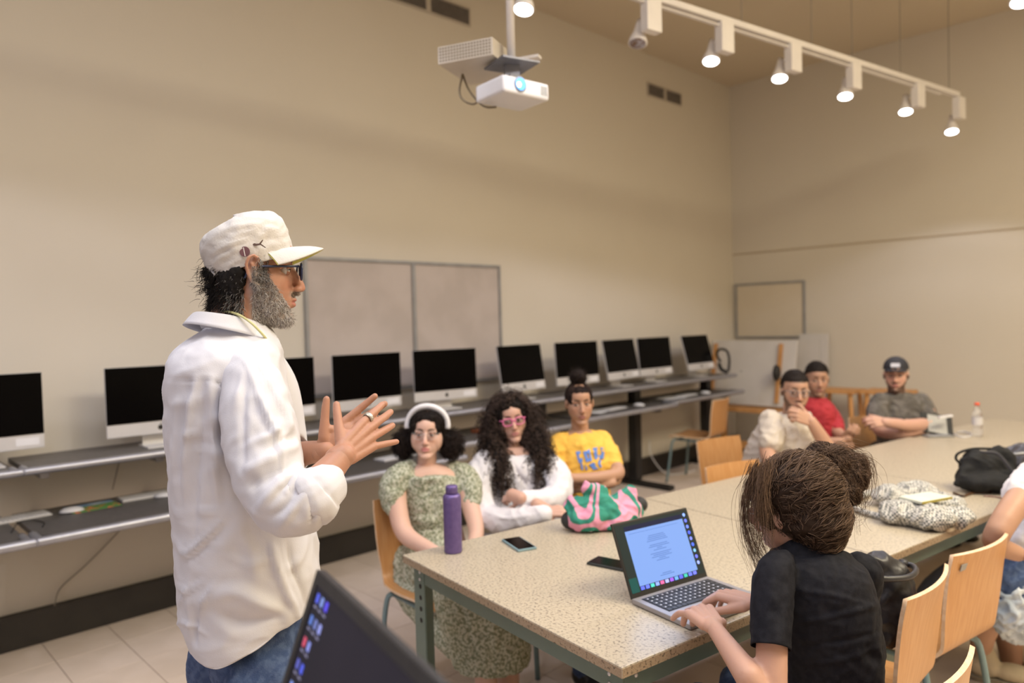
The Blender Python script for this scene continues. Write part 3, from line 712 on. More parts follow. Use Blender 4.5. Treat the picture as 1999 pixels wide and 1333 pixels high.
def stool(x, y, w, h, label):
    t = empty('wooden_stand', (x, y, 0), 0, label, 'stand', 'orange wooden stands by the back wall')
    MB().box((-w/2, -.16, h-.035), (w/2, .16, h), bev=.004).build('top', M['wood'], t)
    for sx in (-1, 1):
        for sy in (-1, 1): MB().tube([(sx*(w/2-.05), sy*.12, h-.036), (sx*(w/2-.005), sy*.14, 0.002)], .024, 4).build('leg', M['wood'], t)
    for sy in (-1, 1): MB().box((-w/2+.03, sy*.12-.01, .22), (w/2-.03, sy*.12+.01, .26)).build('stretcher', M['wood'], t)
stool(-3.02, YB-.36, .40, .81, 'orange wooden stand behind the man in red')
stool(-2.55, YB-.36, .42, .82, 'orange wooden stand between the man in red and the man in cap')
# ------------------------------------------------------------------ people: heads, hands, bodies
SKIN = {}
def skin_mat(name, rough=.48):
    if name not in SKIN: SKIN[name] = mat(name, (1, 1, 1), rough, attr='col', sss=.12, bump=.03, bscale=180, spec=.35)
    return SKIN[name]
def hair_mat(name, rough=.5):
    if name not in SKIN: SKIN[name] = mat(name, (1, 1, 1), rough+.2, attr='col', spec=.15)
    return SKIN[name]
def look(phi, pitch=0., roll=0.):
    """head frame columns fwd,left,up; phi = turn away from the viewer towards picture right"""
    a = math.radians(phi); f = -HF*math.cos(a)+HR*math.sin(a); p = math.radians(pitch)
    f = nrm(f*math.cos(p)+np.array([0, 0, 1])*math.sin(p)); l = nrm(np.cross([0, 0, 1], f)); u = np.cross(f, l)
    r = math.radians(roll); l, u = l*math.cos(r)+u*math.sin(r), u*math.cos(r)-l*math.sin(r)
    return np.stack([f, l, u], 1)
def lookp(px, eff, pitch=0., roll=0.):
    """the same, measured against the line of sight through column px"""
    return look(eff-math.degrees(math.atan((px-W/2)/FPX)), pitch, roll)
class Head:
    def __init__(s, o, R, sc=1., base=(.5, .3, .2), lips=(.45, .16, .13), brow=(.03, .02, .015), beard=None, scalp=None, jaw=1., browthick=.0052, stub=.0, ear=True, fine=False, gaze=(0, 0), skull=1., lid=25):
        s.o = np.array(o, float); s.R = R; s.s = sc; s.__dict__.update(base=np.array(base), lips=np.array(lips), brow=np.array(brow), beard=beard, scalp=scalp, jaw=jaw, bt=browthick, stub=stub, ear=ear, fine=fine, gaze=gaze, skull=skull, lid=lid)
    def w(s, *p): return s.o+s.s*(s.R@np.array(p if len(p) > 1 else p[0], float))
    def loc(s, V): return ((V-s.o)@s.R)/s.s
    def prims(s, B, neck_to=None, neck_r=.055, neck_end=.06):
        k = s.s; R = s.R; j = s.jaw
        e = lambda c, r, rot=None: B.ell(s.w(*c), np.array(r)*k, R if rot is None else R@rot, 20)
        c = lambda a, b, ra, rb: B.cap(s.w(*a), s.w(*b), ra*k, rb*k)
        e((-.014+.085*(1-s.skull), 0, .036), (.099*s.skull, .077, .089)); e((.030, 0, -.030), (.060, .064, .088))
        e((.044, 0, .045), (.050, .058, .052))
        for y in (-1, 1):
            c((-.002, y*.047*j, -.045), (.062, y*.014, -.100), .021, .0175); e((.018, y*.040*j, -.022), (.052, .031, .058))
            e((.047, y*.0295, -.022), (.033, .032, .038)); c((.075, y*.010, .026), (.066, y*.045, .022), .0125, .011)
            e((.0985, y*.0115, -.036), (.0115, .0075, .0075))
            if s.ear:
                if s.fine:
                    P = [(.008, .080, -.030), (-.004, .083, -.022), (-.012, .089, -.004), (-.015, .093, .014), (-.010, .094, .028), (.001, .091, .034), (.010, .085, .028), (.013, .079, .014)]
                    for a, b in zip(P[:-1], P[1:]): c((a[0], y*a[1], a[2]), (b[0], y*b[1], b[2]), .0042, .0042)
                    c((.008, y*.079, -.030), (.010, y*.078, -.036), .0062, .005); e((.0, y*.080, .004), (.013, .0045, .028)); c((-.004, y*.086, .016), (.006, y*.083, -.012), .0035, .0035)
                    e((.014, y*.077, -.008), (.005, .006, .008))
                else:
                    e((-.004, y*.078, .000), (.015, .0075, .029), rotz(y*.35)); 
        e((.072, 0, -.102), (.019, .023*j, .017))
        c((.083, 0, .018), (.1065, 0, -.026), .0085, .0115); e((.107, 0, -.032), (.0125, .0125, .0105))
        e((.066, 0, -.062), (.027, .033, .032))
        e((.0895, 0, -.0595), (.010, .023, .0062)); e((.088, 0, -.0715), (.0095, .019, .0075))
        if neck_to is not None:
            a = s.w(-.022, 0, -.055); b = np.array(neck_to, float); B.cap(a, b, neck_r*k, neck_end*k)
            B.cap(s.w(-.03, 0, -.02), a, .055*k, neck_r*k)
    def post(s, V):
        L = s.loc(V); x, y, z = L.T; fr = np.clip((x-.045)/.02, 0, 1); dx = np.zeros(len(V))
        for sy in (-1, 1):
            dx -= .0115*np.exp(-((y-sy*.031)/.0150)**2-((z-.006)/.0085)**2)*fr
        dx -= .0045*np.exp(-((z+.0655)/.0018)**2-(y/.021)**2)*fr
        dx -= .004*np.exp(-((z+.083)/.005)**2-(y/.02)**2)*fr
        dx -= .002*np.exp(-(y/.003)**2-((z+.048)/.006)**2)*fr
        return V+(dx*s.s)[:, None]*s.R[:, 0][None]
    def color(s, V):
        L = s.loc(V); x, y, z = L.T; C = np.tile(s.base, (len(V), 1)).astype(float); fr = np.clip((x-.05)/.015, 0, 1); ay = np.abs(y)
        mix = lambda m, c: C*(1-m[:, None])+m[:, None]*np.asarray(c)
        C = mix(.30*np.exp(-((ay-.038)/.018)**2-((z+.025)/.018)**2)*fr, s.base*np.array([1.12, .74, .68]))
        C = mix(.35*np.exp(-((ay)/.014)**2-((z+.030)/.015)**2)*np.clip((x-.09)/.01, 0, 1), s.base*np.array([1.1, .72, .66]))
        C = mix(.30*np.exp(-((ay-.031)/.018)**2-((z+.006)/.010)**2)*fr, s.base*np.array([.72, .6, .6]))
        n = wob(L, 60, 3)*.5+.5
        if s.stub or s.beard is not None:
            jawl = np.clip((.012-z-np.clip(.02-x, 0, .05)*.0-np.clip((x-.055), 0, .05)*1.3)/.012, 0, 1)*np.clip((x+.012)/.012, 0, 1)
            inner = np.exp(-((ay)/.030)**4-((z+.026)/.017)**4)*fr
            bm = jawl*(1-inner)*np.clip((z+.16)/.03, 0, 1)
            cheek = np.clip((-.012-np.clip(x-.036, 0, 1)*1.5-z)/.010, 0, 1)
            bm = bm*np.where(x > .03, cheek, 1)
            mus = np.exp(-((z+.047)/.007)**4-(ay/.030)**4)*fr
            bm = np.clip(np.maximum(bm, mus), 0, 1)
            if s.beard is not None: C = mix(bm*(.75+.25*n), s.beard)
            else: C = mix(bm*s.stub, s.brow)
        lip = np.clip(1.25-((z+.0655)/.0105)**2*(1+.0*y)-(ay/.0235)**2*1.1, 0, 1)*fr*np.clip((x-.082)/.004, 0, 1)
        C = mix(np.clip(lip*2, 0, 1)*.85, s.lips)
        C = mix(np.clip(1-np.abs(z+.0655)/.0016, 0, 1)*np.clip(1-ay/.022, 0, 1)*fr*.7, s.lips*.25)
        arc = .0265+.006*np.sin(np.clip((ay-.010)/.036, 0, 1)*2.6); th = s.bt*(1-.55*np.clip((ay-.028)/.02, 0, 1))
        C = mix(np.clip(1.6-np.abs(z-arc)/th*1.2, 0, 1)*np.clip((ay-.010)/.004, 0, 1)*np.clip((.049-ay)/.004, 0, 1)*np.clip((x-.035)/.02, 0, 1)*.92, s.brow)
        for sy in (-1, 1):
            C = mix(np.clip(1.3-((y-sy*.0085)/.0042)**2-((z+.0435)/.0022)**2, 0, 1)*np.clip((x-.085)/.01, 0, 1)*.8, s.base*.12)
        if s.scalp is not None:
            col, hl = s.scalp
            m = np.clip((z-hl-np.where(x < .02, -.10, 0)*np.clip((.03-x)/.05, 0, 1))/.012, 0, 1)
            m = np.where(x > .03, np.clip((z-hl-.0*ay)/.008, 0, 1), m)*np.where((ay > .066) & (z < .02) & (x > -.02), 0, 1)
            m = m*np.clip((z+.075)/.02, 0, 1); C = mix(m*.88, col)
        if s.fine: C = C*(1+.10*(n[:, None]-.5))
        return np.clip(C, 0, 1)
    def chunk(s, neck_to, voxel=.003, smooth=8, **k):
        B = Blob(); s.prims(B, neck_to, **k); V, F = B.fuse(voxel, smooth); V = s.post(V)
        return V, F, s.color(V)
    def eyes(s, parent, iris=(.05, .028, .015), voxel=False, lid=None):
        """eyeballs, lids and lashes"""
        mb = []; lidc = s.base*np.array([.80, .70, .68]) if lid is None else lid
        for sy in (-1, 1):
            c = np.array([.0705, sy*.031, .006]); r = .0122
            V, F = ellipsoid((0, 0, 0), (r, r, r), roty(math.pi/2), 28)
            g = nrm([1, math.tan(math.radians(s.gaze[0])), math.tan(math.radians(s.gaze[1]))]); a = np.degrees(np.arccos(np.clip((V/r)@g, -1, 1)))
            C = np.tile([.62, .58, .56], (len(V), 1)); C[a < 29] = iris; C[a < 13] = (.004, .004, .004)
            Fq = np.array([list(f) if len(f) == 4 else list(f)+[f[-1]] for f in F]); mb.append((s.w(0, 0, 0)+s.s*((V+c)@s.R.T), Fq, C))
            for (e0, e1, rr, col) in ((s.lid, 88, .0131, lidc), (-86, -3-s.lid, .0129, lidc), (s.lid-6, s.lid+1, .0136, np.array([.012, .009, .008]))):
                el = np.radians(np.linspace(e0, e1, 7)); azm = np.radians(np.linspace(-72, 72, 15)); E, A = np.meshgrid(el, azm, indexing='ij')
                drop = (np.abs(A)/1.25)**2*math.radians(14)*(-1 if e0 >= 0 else 1); E = E+drop*(1 if e0 >= 0 and e1 < 80 or e0 < 0 else (E < math.radians(40)))
                P = np.stack([np.cos(E)*np.cos(A), np.cos(E)*np.sin(A), np.sin(E)], -1).reshape(-1, 3)*rr+c
                i, j = np.meshgrid(np.arange(6), np.arange(14), indexing='ij'); i = i.ravel(); j = j.ravel()
                Fq = np.stack([i*15+j, i*15+j+1, (i+1)*15+j+1, (i+1)*15+j], 1); mb.append((s.w(0, 0, 0)+s.s*(P@s.R.T), Fq, col))
        V, F, C = join(mb); return link_mesh('eyes', V, F, skin_mat('eye_wet', .2), parent, True, C)
    def surf(s, n, region, seed=0, off=.0, rad=None):
        """points + normals on an ellipsoidal head surface, filtered by region(local)"""
        g = np.random.default_rng(seed); d = g.normal(size=(n*6, 3)); d /= np.linalg.norm(d, axis=1)[:, None]
        rad = np.array(rad or (.099, .078, .09)); c = np.array((-.014, 0, .036)); P = c+d*(rad+off); m = region(P, d); P = P[m][:n]; Nn = (d/rad)[m][:n]; Nn /= np.linalg.norm(Nn, axis=1)[:, None]
        return P, Nn
    def tow(s, P): return s.o+s.s*(P@s.R.T)
def glasses(hd, parent, frame, r=(.021, .018), th=.0016, fx=0., name='glasses', lens=True, rect=2.6, z=.004, tint=(.8, .85, .9)):
    mb = MB(); k = hd.s; lm = []
    for sy in (-1, 1):
        P = []
        for a in np.linspace(0, 2*math.pi, 33)[:-1]:
            c, s_ = math.cos(a), math.sin(a); y = np.sign(c)*abs(c)**(2/rect)*r[0]; zz = np.sign(s_)*abs(s_)**(2/rect)*r[1]
            P.append(hd.w(.0975+fx-.16*abs(sy*.033+y)**1.5, sy*.033+y, z+zz))
        P.append(P[0]); mb.tube(P, th*k, 6, caps=False)
        lm.append(P[:-1])
        mb.tube([hd.w(.089+fx, sy*.054, z+r[1]*.55), hd.w(.078+fx*.7, sy*.067, z+r[1]*.5), hd.w(.01, sy*.078, z+r[1]*.35), hd.w(-.008, sy*.080, z+r[1]*.1), hd.w(-.018, sy*.080, z-.02)], np.array([1.1, 1.2, 1.2, 1.1, 1.0])*th*k, 6)
    mb.tube(spline([hd.w(.0965+fx, -.013, z+.005), hd.w(.103+fx, 0, z+.009), hd.w(.0965+fx, .013, z+.005)], 4), th*k*1.1, 6)
    g = mb.build(name, frame, parent, smooth=True)
    if lens:
        if 'lens_clear' not in bpy.data.materials:
            lm_ = bpy.data.materials.new('lens_clear'); lm_.use_nodes = True; nt = lm_.node_tree; N = nt.nodes; N.remove(N['Principled BSDF'])
            tr = N.new('ShaderNodeBsdfTransparent'); gl = N.new('ShaderNodeBsdfGlossy'); gl.inputs['Roughness'].default_value = .05; fz = N.new('ShaderNodeFresnel'); fz.inputs[0].default_value = 1.45; mx = N.new('ShaderNodeMixShader')
            nz = N.new('ShaderNodeTexNoise'); tr.inputs[0].default_value = (.9, .92, .94, 1)
            nt.links.new(fz.outputs[0], mx.inputs[0]); nt.links.new(tr.outputs[0], mx.inputs[1]); nt.links.new(gl.outputs[0], mx.inputs[2]); nt.links.new(mx.outputs[0], N['Material Output'].inputs[0])
        V = np.array(lm[0]+lm[1]); link_mesh('lenses', V, [tuple(range(32)), tuple(range(32, 64))], bpy.data.materials['lens_clear'], g, False)
    return g
def hand(B, wrist, d, nback, side, curls=(20, 25, 28, 32), spread=(8, 2, -4, -11), thumb=(35, 20), s=1., th_out=40, lat=None, flex=None):
    """palm, four fingers and a thumb; nback = direction out of the back of the hand; side=+1: index finger lies towards cross(d,nback)"""
    d = nrm(d); nb = nrm(np.array(nback)-d*np.dot(nback, d)); l = np.cross(d, nb)*side   # towards the index finger / thumb
    W_ = np.array(wrist, float)
    kn = [(.092, .030, .002), (.096, .010, .004), (.090, -.011, .002), (.080, -.030, -.002)]
    seg = [(.042, .026, .021), (.046, .029, .022), (.043, .027, .021), (.034, .020, .019)]
    rad = [.0106, .0108, .0103, .0092]
    B.ell(W_+s*(d*.050-nb*.002), np.array([.050, .036, .0145])*s, np.stack([d, l, nb], 1), 20)
    for i, (a, b, c) in enumerate(kn):
        K = W_+s*(d*a+l*b+nb*c)
        B.cap(W_+s*(d*.012+l*b*.62), K, .0135*s, .0112*s)
        an = math.radians(spread[i]); f = nrm(d*math.cos(an)+l*math.sin(an)); P = K; cu = curls[i]
        cu = (cu*.8, cu*1.15, cu*.75) if np.isscalar(cu) else cu; tot = 0
        for q in range(3):
            tot += math.radians(cu[q]); v = f*math.cos(tot)-nb*math.sin(tot); Q = P+v*seg[i][q]*s
            r0 = rad[i]*s*(1-.08*q); B.cap(P, Q, r0, r0*.90); P = Q
    a, b = thumb; T0 = W_+s*(d*.022+l*.026-nb*.006); v = nrm(d*math.cos(math.radians(th_out))+l*math.sin(math.radians(th_out))-nb*math.sin(math.radians(a)))
    T1 = T0+v*.041*s; B.cap(W_+s*(d*.018+l*.012), T0, .016*s, .015*s); B.cap(T0, T1, .0150*s, .0115*s); B.cap(W_+s*(d*.06+l*.018), T0+v*.02*s, .012*s, .011*s)
    v2 = nrm(v*math.cos(math.radians(b))+d*math.sin(math.radians(b))*1.0); T2 = T1+v2*.030*s; B.cap(T1, T2, .0112*s, .0102*s)
    v3 = nrm(v2*math.cos(math.radians(b))+d*math.sin(math.radians(b))*1.0); B.cap(T2, T2+v3*.021*s, .0102*s, .0085*s)
    B.cap(W_-d*.02*s, W_+d*.03*s, .024*s, .025*s) if False else B.ell(W_+d*.004*s, np.array([.034, .0245, .0185])*s, np.stack([d, l, nb], 1), 16)
def csec(py, xl, xr, d, b, skew=0., e=2.3, n=40):
    """one horizontal section of a body seen at row py between columns xl..xr, centre depth d, half thickness b"""
    C = at((xl+xr)/2, py, d); an = np.linspace(0, 2*math.pi, n, endpoint=False)
    Fh = (C-CAM)*[1, 1, 0]; Fh = nrm(Fh); Rh = np.array([Fh[1], -Fh[0], 0]); a = (xr-xl)/2*d/FPX*float(Rh@HR)
    a = math.sqrt(max(a*a*(1-(b/d)**2), 1e-6))
    c, s = np.cos(an), np.sin(an); u = np.sign(c)*np.abs(c)**(2/e)*a; v = np.sign(s)*np.abs(s)**(2/e)*b
    return C+u[:, None]*Rh+v[:, None]*Fh+(u*skew/max(a, .01))[:, None]*Fh
def loft(secs, sub=4, cap=True):
    """secs: list of (n,3) rings -> closed quads"""
    A = np.array(secs); m, n, _ = A.shape
    if sub > 1: A = spline(A.reshape(m, -1), sub).reshape(-1, n, 3)
    m = len(A); V = A.reshape(-1, 3); i, j = np.meshgrid(np.arange(m-1), np.arange(n), indexing='ij'); i = i.ravel(); j = j.ravel(); jn = (j+1) % n
    F = np.stack([i*n+j, i*n+jn, (i+1)*n+jn, (i+1)*n+j], 1).tolist()
    if cap: F += [tuple(range(n))[::-1], tuple(range((m-1)*n, m*n))]
    return V, F
def rp(px, d): return px*d/FPX
def limb(B, pts, k=4):
    """pts: (px,py,depth,radius_px)"""
    P = np.array([np.append(at(a, b, c), rp(r, c)) for a, b, c, r in pts]); P = spline(P, k) if len(P) > 2 else P
    for i in range(len(P)-1): B.cap(P[i, :3], P[i+1, :3], P[i, 3], P[i+1, 3])
    return P
def fabric(V, F, amp=.004, sc=9, seed=1, soft=.0015):
    N = normals(V, F); d = amp*creases(V, sc, seed)+soft*wob(V, sc*3, seed+5); return V+N*d[:, None]
def puffs(centers, n, r, rng_seed, col, parent, name='hair', rad=.0016, turns=3.5, core=None, length=.07, hel=.008):
    pass
def curly(hd_pts, dirs, parent, col0, col1, n=900, length=.12, hel=.006, turns=6, rad=.0016, seed=3, droop=1.2, K=22, name='hair_curls'):
    """corkscrew strands: helix around a drooping path"""
    g = np.random.default_rng(seed); idx = g.integers(0, len(hd_pts), n); R0 = hd_pts[idx]; D = dirs[idx]+g.normal(size=(n, 3))*.18; D /= np.linalg.norm(D, axis=1)[:, None]
    L = length*g.uniform(.6, 1.15, n); t = np.linspace(0, 1, K); P = np.zeros((n, K, 3)); P[:, 0] = R0; d = D.copy()
    for k in range(1, K):
        d = d+np.array([0, 0, -1])*droop/K*2.2; d /= np.linalg.norm(d, axis=1)[:, None]; P[:, k] = P[:, k-1]+d*(L/K)[:, None]
    ph = g.uniform(0, 6.28, n)[:, None]+t[None]*6.28*turns*g.uniform(.7, 1.3, n)[:, None]; h = hel*g.uniform(.6, 1.4, n)[:, None]*np.minimum(1, t*4)[None]
    a = np.cross(D, [0, 0, 1.]); a /= np.maximum(np.linalg.norm(a, axis=1)[:, None], 1e-6); b = np.cross(D, a)
    P = P+a[:, None]*(h*np.cos(ph))[..., None]+np.array([0.3, .3, 1])*0+b[:, None]*(h*np.sin(ph))[..., None]
    mixc = g.uniform(0, 1, n)[:, None]; C = np.array(col0)*(1-mixc)+np.array(col1)*mixc
    V, F, C = ribbon_paths(P, rad, 3, C, .6); return V, F, C
def person(name_lab, loc, group=None):
    o = tag(empty('person', loc), name_lab, 'person'); OFFS[o.name] = np.array([float(v) for v in loc]); return o
def trousers(hips, knees, feet, m, parent, voxel=.008, r=(.10, .075, .055), pel=.15, name='trousers'):
    B = Blob(); c = (np.array(hips[0])+np.array(hips[1]))/2
    B.ell(c+np.array([0, 0, .02]), (pel*.85, pel*1.0, .11), np.stack([nrm(np.array(knees[0])-np.array(hips[0])), nrm(np.array(hips[1])-np.array(hips[0])), [0, 0, 1]], 1))
    for h, k, f in zip(hips, knees, feet): B.cap(h, k, r[0], r[1]); B.cap(k, f, r[1], r[2])
    V, F = B.fuse(voxel, 5); V = fabric(V, F, .004, 8, 4); return link_mesh(name, V, F, m, parent, True)
def shoe(B, ankle, d, s=1.):
    d = nrm([d[0], d[1], 0]); l = np.cross([0, 0, 1], d); a = np.array([ankle[0], ankle[1], 0]); R = np.stack([d, l, [0, 0, 1]], 1)
    B.ell(a+d*.10*s+np.array([0, 0, .042]), (.085*s, .045*s, .038), R); B.ell(a-d*.01*s+np.array([0, 0, .05]), (.055*s, .040*s, .048), R); B.cap(a+d*.02+np.array([0, 0, .05]), np.array(ankle)+np.array([0, 0, .02]), .042*s, .040*s)
def seated_legs(t, hipc, face, kneez=.52, knee=.44, footx=.40, m=None, spread=.10, shoes=None, r=(.095, .07, .05), z=.52):
    f = np.array([math.cos(face), math.sin(face), 0]); l = np.array([-f[1], f[0], 0]); h = np.array([hipc[0], hipc[1], z])
    hips = [h-l*.09, h+l*.09]; kn = [h+f*knee-l*spread+np.array([0, 0, kneez-z]), h+f*knee+l*spread+np.array([0, 0, kneez-z])]; ft = [h*[1, 1, 0]+f*footx-l*spread+np.array([0, 0, .09]), h*[1, 1, 0]+f*footx+l*spread+np.array([0, 0, .09])]
    if m: trousers(hips, kn, ft, m, t, r=r)
    if shoes:
        for q in ft:
            B = Blob(); shoe(B, q-np.array([0, 0, .01]), f); V, F = B.fuse(.007, 4); V[:, 2] = np.maximum(V[:, 2], .003); link_mesh('shoe', V, F, shoes, t, True)
    return hips, kn, ft
# ------------------------------------------------------------------ helpers that need the camera numbers
def pix(V):
    q = np.asarray(V)-CAM; d = q@CF; return W/2+FPX*(q@CR)/d, H/2-FPX*(q@CU)/d, d
def strokes(V, F, lst, front=True):
    """sculpt cloth creases: each stroke is (polyline px, amplitude m, width px)"""
    N = normals(V, F); x, y, d = pix(V); face = np.clip(-(N@CF)*4+.3, 0, 1) if front else 1; D = np.zeros(len(V))
    for pts, amp, wd in lst:
        P = spline([(float(a), float(b)) for a, b in pts], 6) if len(pts) > 2 else np.array(pts, float); best = np.full(len(V), 1e9); L = len(P)-1; tt = np.zeros(len(V))
        for i in range(L):
            a, b = P[i], P[i+1]; ab = b-a; t = np.clip(((x-a[0])*ab[0]+(y-a[1])*ab[1])/(ab@ab+1e-9), 0, 1)
            q = np.hypot(x-a[0]-t*ab[0], y-a[1]-t*ab[1]); m = q < best; best = np.where(m, q, best); tt = np.where(m, (i+t)/L, tt)
        D += amp*np.exp(-(best/wd)**2)*np.sin(np.clip(tt, .04, .96)*math.pi)**.5
    return V+N*(D*face)[:, None]
from mathutils.kdtree import KDTree
def flow(V, N, idx, target, length, lift=.002, K=9, seed=1, wave=.12, r=.0006, col0=(.05, .03, .02), col1=(.12, .08, .06), sink=.0):
    """strands combed over a core surface towards a target point"""
    kd = KDTree(len(V)); g = np.random.default_rng(seed)
    for i, v in enumerate(V): kd.insert(v, i)
    kd.balance(); n = len(idx); P = np.zeros((n, K, 3)); tg = np.array(target, float)
    for a, i in enumerate(idx):
        p = V[i]+N[i]*lift; P[a, 0] = p; L = (length if np.isscalar(length) else length[a])*g.uniform(.6, 1.2)/K; wv = g.normal(size=3)*wave
        tt = tg if tg.ndim == 1 else tg[a]; tt = tt+g.normal(size=3)*.012
        for k in range(1, K):
            c, j, _ = kd.find(p); nn = N[j]; v = tt-p; dist = np.linalg.norm(v); v = v/max(dist, 1e-6); v = v-nn*(v@nn)+wv*(1-abs(2*k/K-1)); v = nrm(v)
            p = p+v*min(L, dist*.5); c, j, _ = kd.find(p); c = np.array(c); hgt = (p-c)@N[j]; p = p+N[j]*(lift*(1+.8*math.sin(k*1.3+a))-hgt); P[a, k] = p
    m = g.uniform(0, 1, n)[:, None]**1.5
    return ribbon_paths(P, r*g.uniform(.7, 1.4, n), 3, np.array(col0)*(1-m)+np.array(col1)*m, .5)
def bundle(pts, n, spread, r, col0, col1, seed=1, K=6, fan=1.0):
    g = np.random.default_rng(seed); P = spline(pts, K); k = len(P); o = g.normal(size=(n, 1, 3))*spread; o2 = g.normal(size=(n, 1, 3))*spread*fan
    t = np.linspace(0, 1, k)[None, :, None]; w = np.sin(t*9+g.uniform(0, 6, (n, 1, 1)))*spread*.35*g.normal(size=(n, 1, 3))
    Q = P[None]+o*(1-t)+o2*t+w; m = g.uniform(0, 1, n)[:, None]; return ribbon_paths(Q, r, 3, np.array(col0)*(1-m)+np.array(col1)*m, .4)
def catmesh(name, parts, m, parent):
    V, F, C = join(parts); return link_mesh(name, V, F, m, parent, True, C)
def px_ell(B, x, y, d, rx, ry, rz_, R=None):
    """ellipsoid radii in px (right), m (depth), px (up)"""
    B.ell(at(x, y, d), (rp(rx, d), rz_, rp(ry, d)), np.stack([HR, HF, [0, 0, 1]], 1) if R is None else R, 20)
def tee(secs, limbs, m, parent, name='shirt', voxel=.006, sm=5, cr=(.005, 9, 1), extra=None, st=None):
    B = Blob(); V, F = loft([csec(*s) for s in secs], 3); B.add(V, F)
    for L in limbs: limb(B, L)
    if extra: extra(B)
    V, F = B.fuse(voxel, sm)
    if st: V = strokes(V, F, st)
    V = fabric(V, F, *cr); return link_mesh(name, V, F, m, parent, True)
def skinbody(t, hd, neck, parts, skin='skin', voxel=.0045, hands=None, headk=None, hv=.003):
    """one body mesh: head+neck chunk, trunk and arms, hands"""
    out = [hd.chunk(neck, .003, 8, **(headk or {}))]
    for f, vx in parts:
        B = Blob(); f(B); V, F = B.fuse(vx, 4); out.append((V, F, hd.base))
    V, F, C = join(out); return link_mesh('body', V, F, skin_mat(skin), t, True, C)
# ================================================================== the standing man
PHI = 116
t = person('man standing in a white shirt and cream cap, talking with both hands raised', at(480, 1300, 1.65)*[1, 1, 0]); OFF = t
man = t
o = at(491, 534, 1.67); hd = Head(o, look(PHI-4, -1), 1.0, (.43, .22, .148), (.40, .15, .12), (.03, .024, .02), beard=(.36, .31, .28), fine=True, gaze=(0, -2), skull=.90, lid=17)
def man_skin(B):
    limb(B, [(466, 640, 1.67, 50), (462, 700, 1.67, 56), (458, 770, 1.67, 75), (462, 900, 1.67, 85), (475, 1100, 1.67, 85), (490, 1240, 1.67, 75)])
    limb(B, [(470, 715, 1.56, 40), (500, 850, 1.50, 36), (560, 985, 1.42, 34), (610, 950, 1.45, 33), (640, 922, 1.48, 30), (669, 888, 1.51, 23.5)])
    limb(B, [(500, 700, 1.82, 36), (530, 860, 1.84, 32), (545, 900, 1.84, 30), (590, 886, 1.76, 25), (636, 879, 1.72, 20)])
def man_hands(B):
    dR = nrm(.50*HR+.40*np.array([0, 0, 1])+.70*HF)
    hand(B, at(669, 889, 1.51), dR, -HF+.25*HR+.05*np.array([0, 0, 1]), -1, curls=((4, 8, 5), (6, 10, 6), (8, 12, 8), (0, 6, 5)), spread=(2, -3, -9, -24), thumb=(6, 3), s=.91, th_out=56)
    B.cap(at(660, 897, 1.505), at(669, 889, 1.51), .029, .0265)
    dL = nrm(.66*HR+.44*np.array([0, 0, 1])+.30*HF)
    hand(B, at(630, 880, 1.72), dL, HF+.1*HR, 1, curls=((6, 8, 6), (10, 16, 10), (14, 18, 12), (16, 20, 12)), spread=(4, -3, -10, -16), thumb=(8, 3), s=.96, th_out=54)
skinbody(t, hd, at(458, 668, 1.67), [(man_skin, .005), (man_hands, .0024)], headk=dict(neck_r=.060, neck_end=.064))
hd.eyes(t)
glasses(hd, t, mat('navy_frame', (.012, .02, .06), .3, color2=(.016, .026, .07), scale=9), r=(.023, .019), th=.0021, fx=.010)
# beard, sideburn and nape hair
g = np.random.default_rng(5)
def man_patch(n, fn, off, seed, rad=None): return hd.surf(n, fn, seed, off, rad)
parts = []
V0, F0, C0 = hd.chunk(at(458, 668, 1.67), .004, 8, neck_r=.060, neck_end=.064); N0 = normals(V0, F0); L0 = hd.loc(V0)
x, y, z = L0.T
jaw = (z < .012-np.clip(x-.055, 0, 1)*1.3) & (z > -.135+np.clip(.03-x, 0, 1)*.9) & (x > -.002) & ~((np.abs(y) < .030) & (z > -.043) & (x > .06)) & ~((x > .036) & (z > -.012-(x-.036)*1.5))
lipz = (x > .075) & (np.abs(y) < .026) & (z < -.053) & (z > -.080)
jaw &= ~lipz
ii = np.where(jaw)[0]; ii = g.choice(ii, 5200); D = N0[ii]*.5+hd.R@np.array([.15, 0, -1.0]); mm_ = g.uniform(0, 1, (len(ii), 1))**.6
grey = np.clip((-z[ii]+.0)/.06, .35, 1)[:, None]; col = np.array([.10, .075, .06])*(1-mm_*grey)+np.array([.85, .80, .77])*mm_*grey
parts.append(strands(V0[ii], D, .014, .0006, 5, .5, .4, col, .35, 3))
ii = np.where((np.abs(z+.047) < .006) & (x > .085) & (np.abs(y) < .032) & (np.abs(y) > .002))[0]; ii = g.choice(ii, 500)
parts.append(strands(V0[ii], N0[ii]*.3+hd.R@np.array([.1, 0, -1.0]), .009, .0004, 3, .2, .1, np.array([.07, .055, .045])*(1+g.uniform(0, 6, (500, 1))), .3, 4))
catmesh('beard', parts, hair_mat('beard_hair'), t)
def nape(P, d): x, y, z = P.T; return (z < .045) & (z > -.085) & (x < -.012) & (z < .05+.25*x*0) | ((x < .035) & (x > -.02) & (z > -.02) & (z < .05) & (np.abs(y) > .05))
sel = ((x < -.018) & (z < .0-.25*(x+.02)) & (z > -.085-np.clip(x+.06, -.05, .05)*.4)) | ((x > .008) & (x < .036) & (z < .05) & (z > -.02) & (np.abs(y) > .05))
ii = g.choice(np.where(sel)[0], 4200); xx = x[ii]; D = N0[ii]*.55+hd.R@np.array([-.35, 0, -1.0]); gm = (g.uniform(0, 1, len(ii)) < np.clip((xx+.06)/.07, 0, .6))[:, None]
col = np.where(gm, np.array([.35, .33, .31]), np.array([.012, .010, .009])*(1+g.uniform(0, 1.5, (len(ii), 1))))
